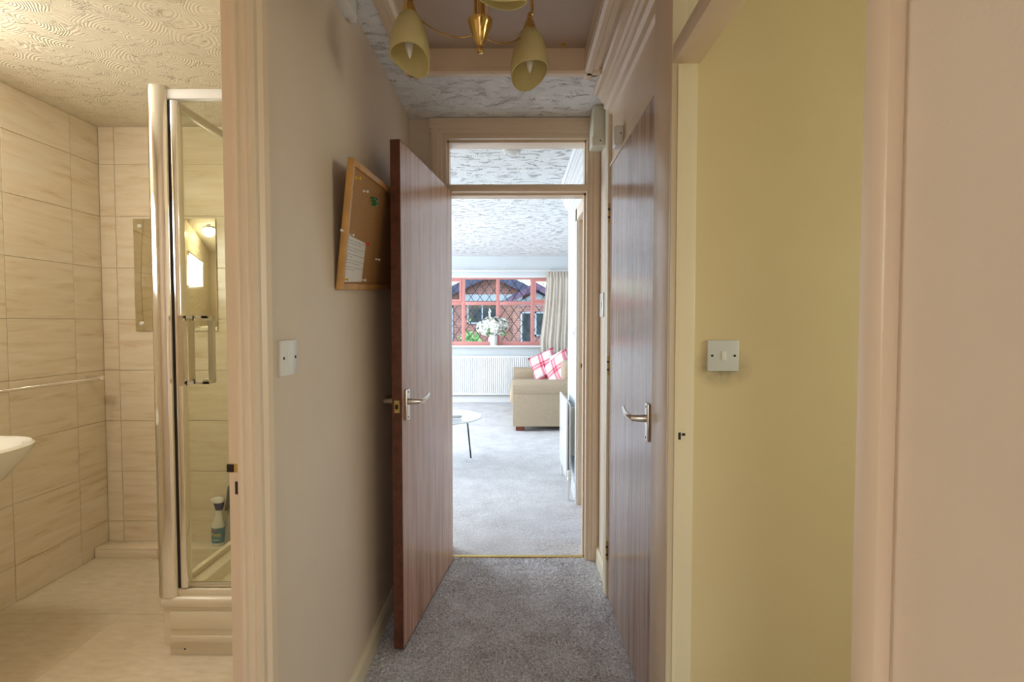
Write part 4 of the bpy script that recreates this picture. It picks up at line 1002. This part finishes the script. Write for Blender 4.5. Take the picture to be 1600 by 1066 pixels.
# porch / garage with its own gable
pg = empty('porch', (.9, 22, GZ), label='low brick porch with a small dark gable in front of the bungalow', cat='porch')
PY, px0, px1, pk = 21.0, -.10, 1.7, (.82, 2.80)
box('brick_wall', (px0, px1 + .4, PY, PY + 2.3, GZ, 2.0), 'brickwork', pg)
prism('gable', [(px0, 1.98), (px1 + .4, 1.98), (pk[0], pk[1] - .25)], 'y', PY + .02, PY + .2, 'fascia', pg)
for s, w_ in ((-1, 1.25), (1, 1.5)):
    prism('roof_slope', [(pk[0], pk[1]), (pk[0] + s * w_, pk[1] - w_ * .56), (pk[0] + s * w_, pk[1] - w_ * .56 + .14), (pk[0], pk[1] + .14)], 'y', PY - .3, PY + 2.3, 'roof_tile', pg)
    prism('barge_board', [(pk[0], pk[1] - .14), (pk[0] + s * w_, pk[1] - w_ * .56 - .14), (pk[0] + s * w_, pk[1] - w_ * .56 + .10), (pk[0], pk[1] + .10)], 'y', PY - .34, PY - .30, 'barge_board', pg)
far_window(pg, .22, .70, GZ + .02, 1.75, PY, 1); far_window(pg, .80, 1.75, .75, 1.75, PY, 2)
# parked car
def car():
    r = empty('car', (2.0, 14.0, GZ), label='white hatchback car parked on the drive outside the window', cat='car')
    x0 = .55
    side = [(0, .30), (0, .62), (.08, .74), (.95, .90), (1.55, 1.36), (2.5, 1.42), (3.4, 1.30), (3.85, .95), (3.9, .35)]
    prof = [(x0 + a, GZ + z) for a, z in side]
    prism('body', prof, 'y', 13.2, 14.85, 'car_paint', r, bevel=.06, seg=3)
    prism('side_window', [(x0 + 1.15, GZ + .93), (x0 + 1.62, GZ + 1.28), (x0 + 2.4, GZ + 1.33), (x0 + 2.4, GZ + .93)], 'y', 13.185, 13.21, 'car_glass', r)
    prism('side_window', [(x0 + 2.48, GZ + .93), (x0 + 2.48, GZ + 1.33), (x0 + 3.3, GZ + 1.22), (x0 + 3.5, GZ + .95)], 'y', 13.185, 13.21, 'car_glass', r)
    for wx in (.75, 3.15):
        for wy in (13.22, 14.63):
            t = lathe('wheel', [(.18, 0), (.30, .01), (.31, .05), (.31, .15), (.30, .19), (.18, .2)], (x0 + wx, wy, GZ + .31), 'tyre', r, seg=24, axis='y')
            lathe('hub', [(.18, -.004), (.15, .01), (.03, .02)], (x0 + wx, wy, GZ + .31), 'satin_metal', t, seg=20, axis='y')
car()
# stone planter and shrub
sp2 = empty('stone_planter', (-1.0, 13, GZ), label='pale stone planter with a low shrub outside the window', cat='planter')
prism('trough', [(-1.36, GZ), (-.94, GZ), (-.88, .72), (-1.42, .72)], 'y', 12.8, 13.2, 'planter', sp2, bevel=.02)
V, F = [], []
for _ in range(160):
    p = Vector((-1.15 + rg.gauss(0, .13), 13 + rg.gauss(0, .08), .78 + abs(rg.gauss(0, .12)))); d = Vector((rg.gauss(0, 1), rg.gauss(0, 1), rg.gauss(.4, 1))).normalized(); t = d.orthogonal().normalized(); i = len(V)
    V += [p, p + d * .06 + t * .025, p + d * .12, p + d * .06 - t * .025]; F.append((i, i + 1, i + 2, i + 3))
mesh('foliage', V, F, 'leaf_green', sp2)
fp = empty('lamp_post', (-.80, 16, GZ), label='slim white post standing on the drive behind the flowers', cat='post')
lathe('post', [(.06, 0), (.05, .1), (.035, 1.2), (.03, 1.75), (.05, 1.78), (.04, 1.83), (.005, 1.90)], (-.80, 16, GZ), 'white_plastic', fp, seg=14)
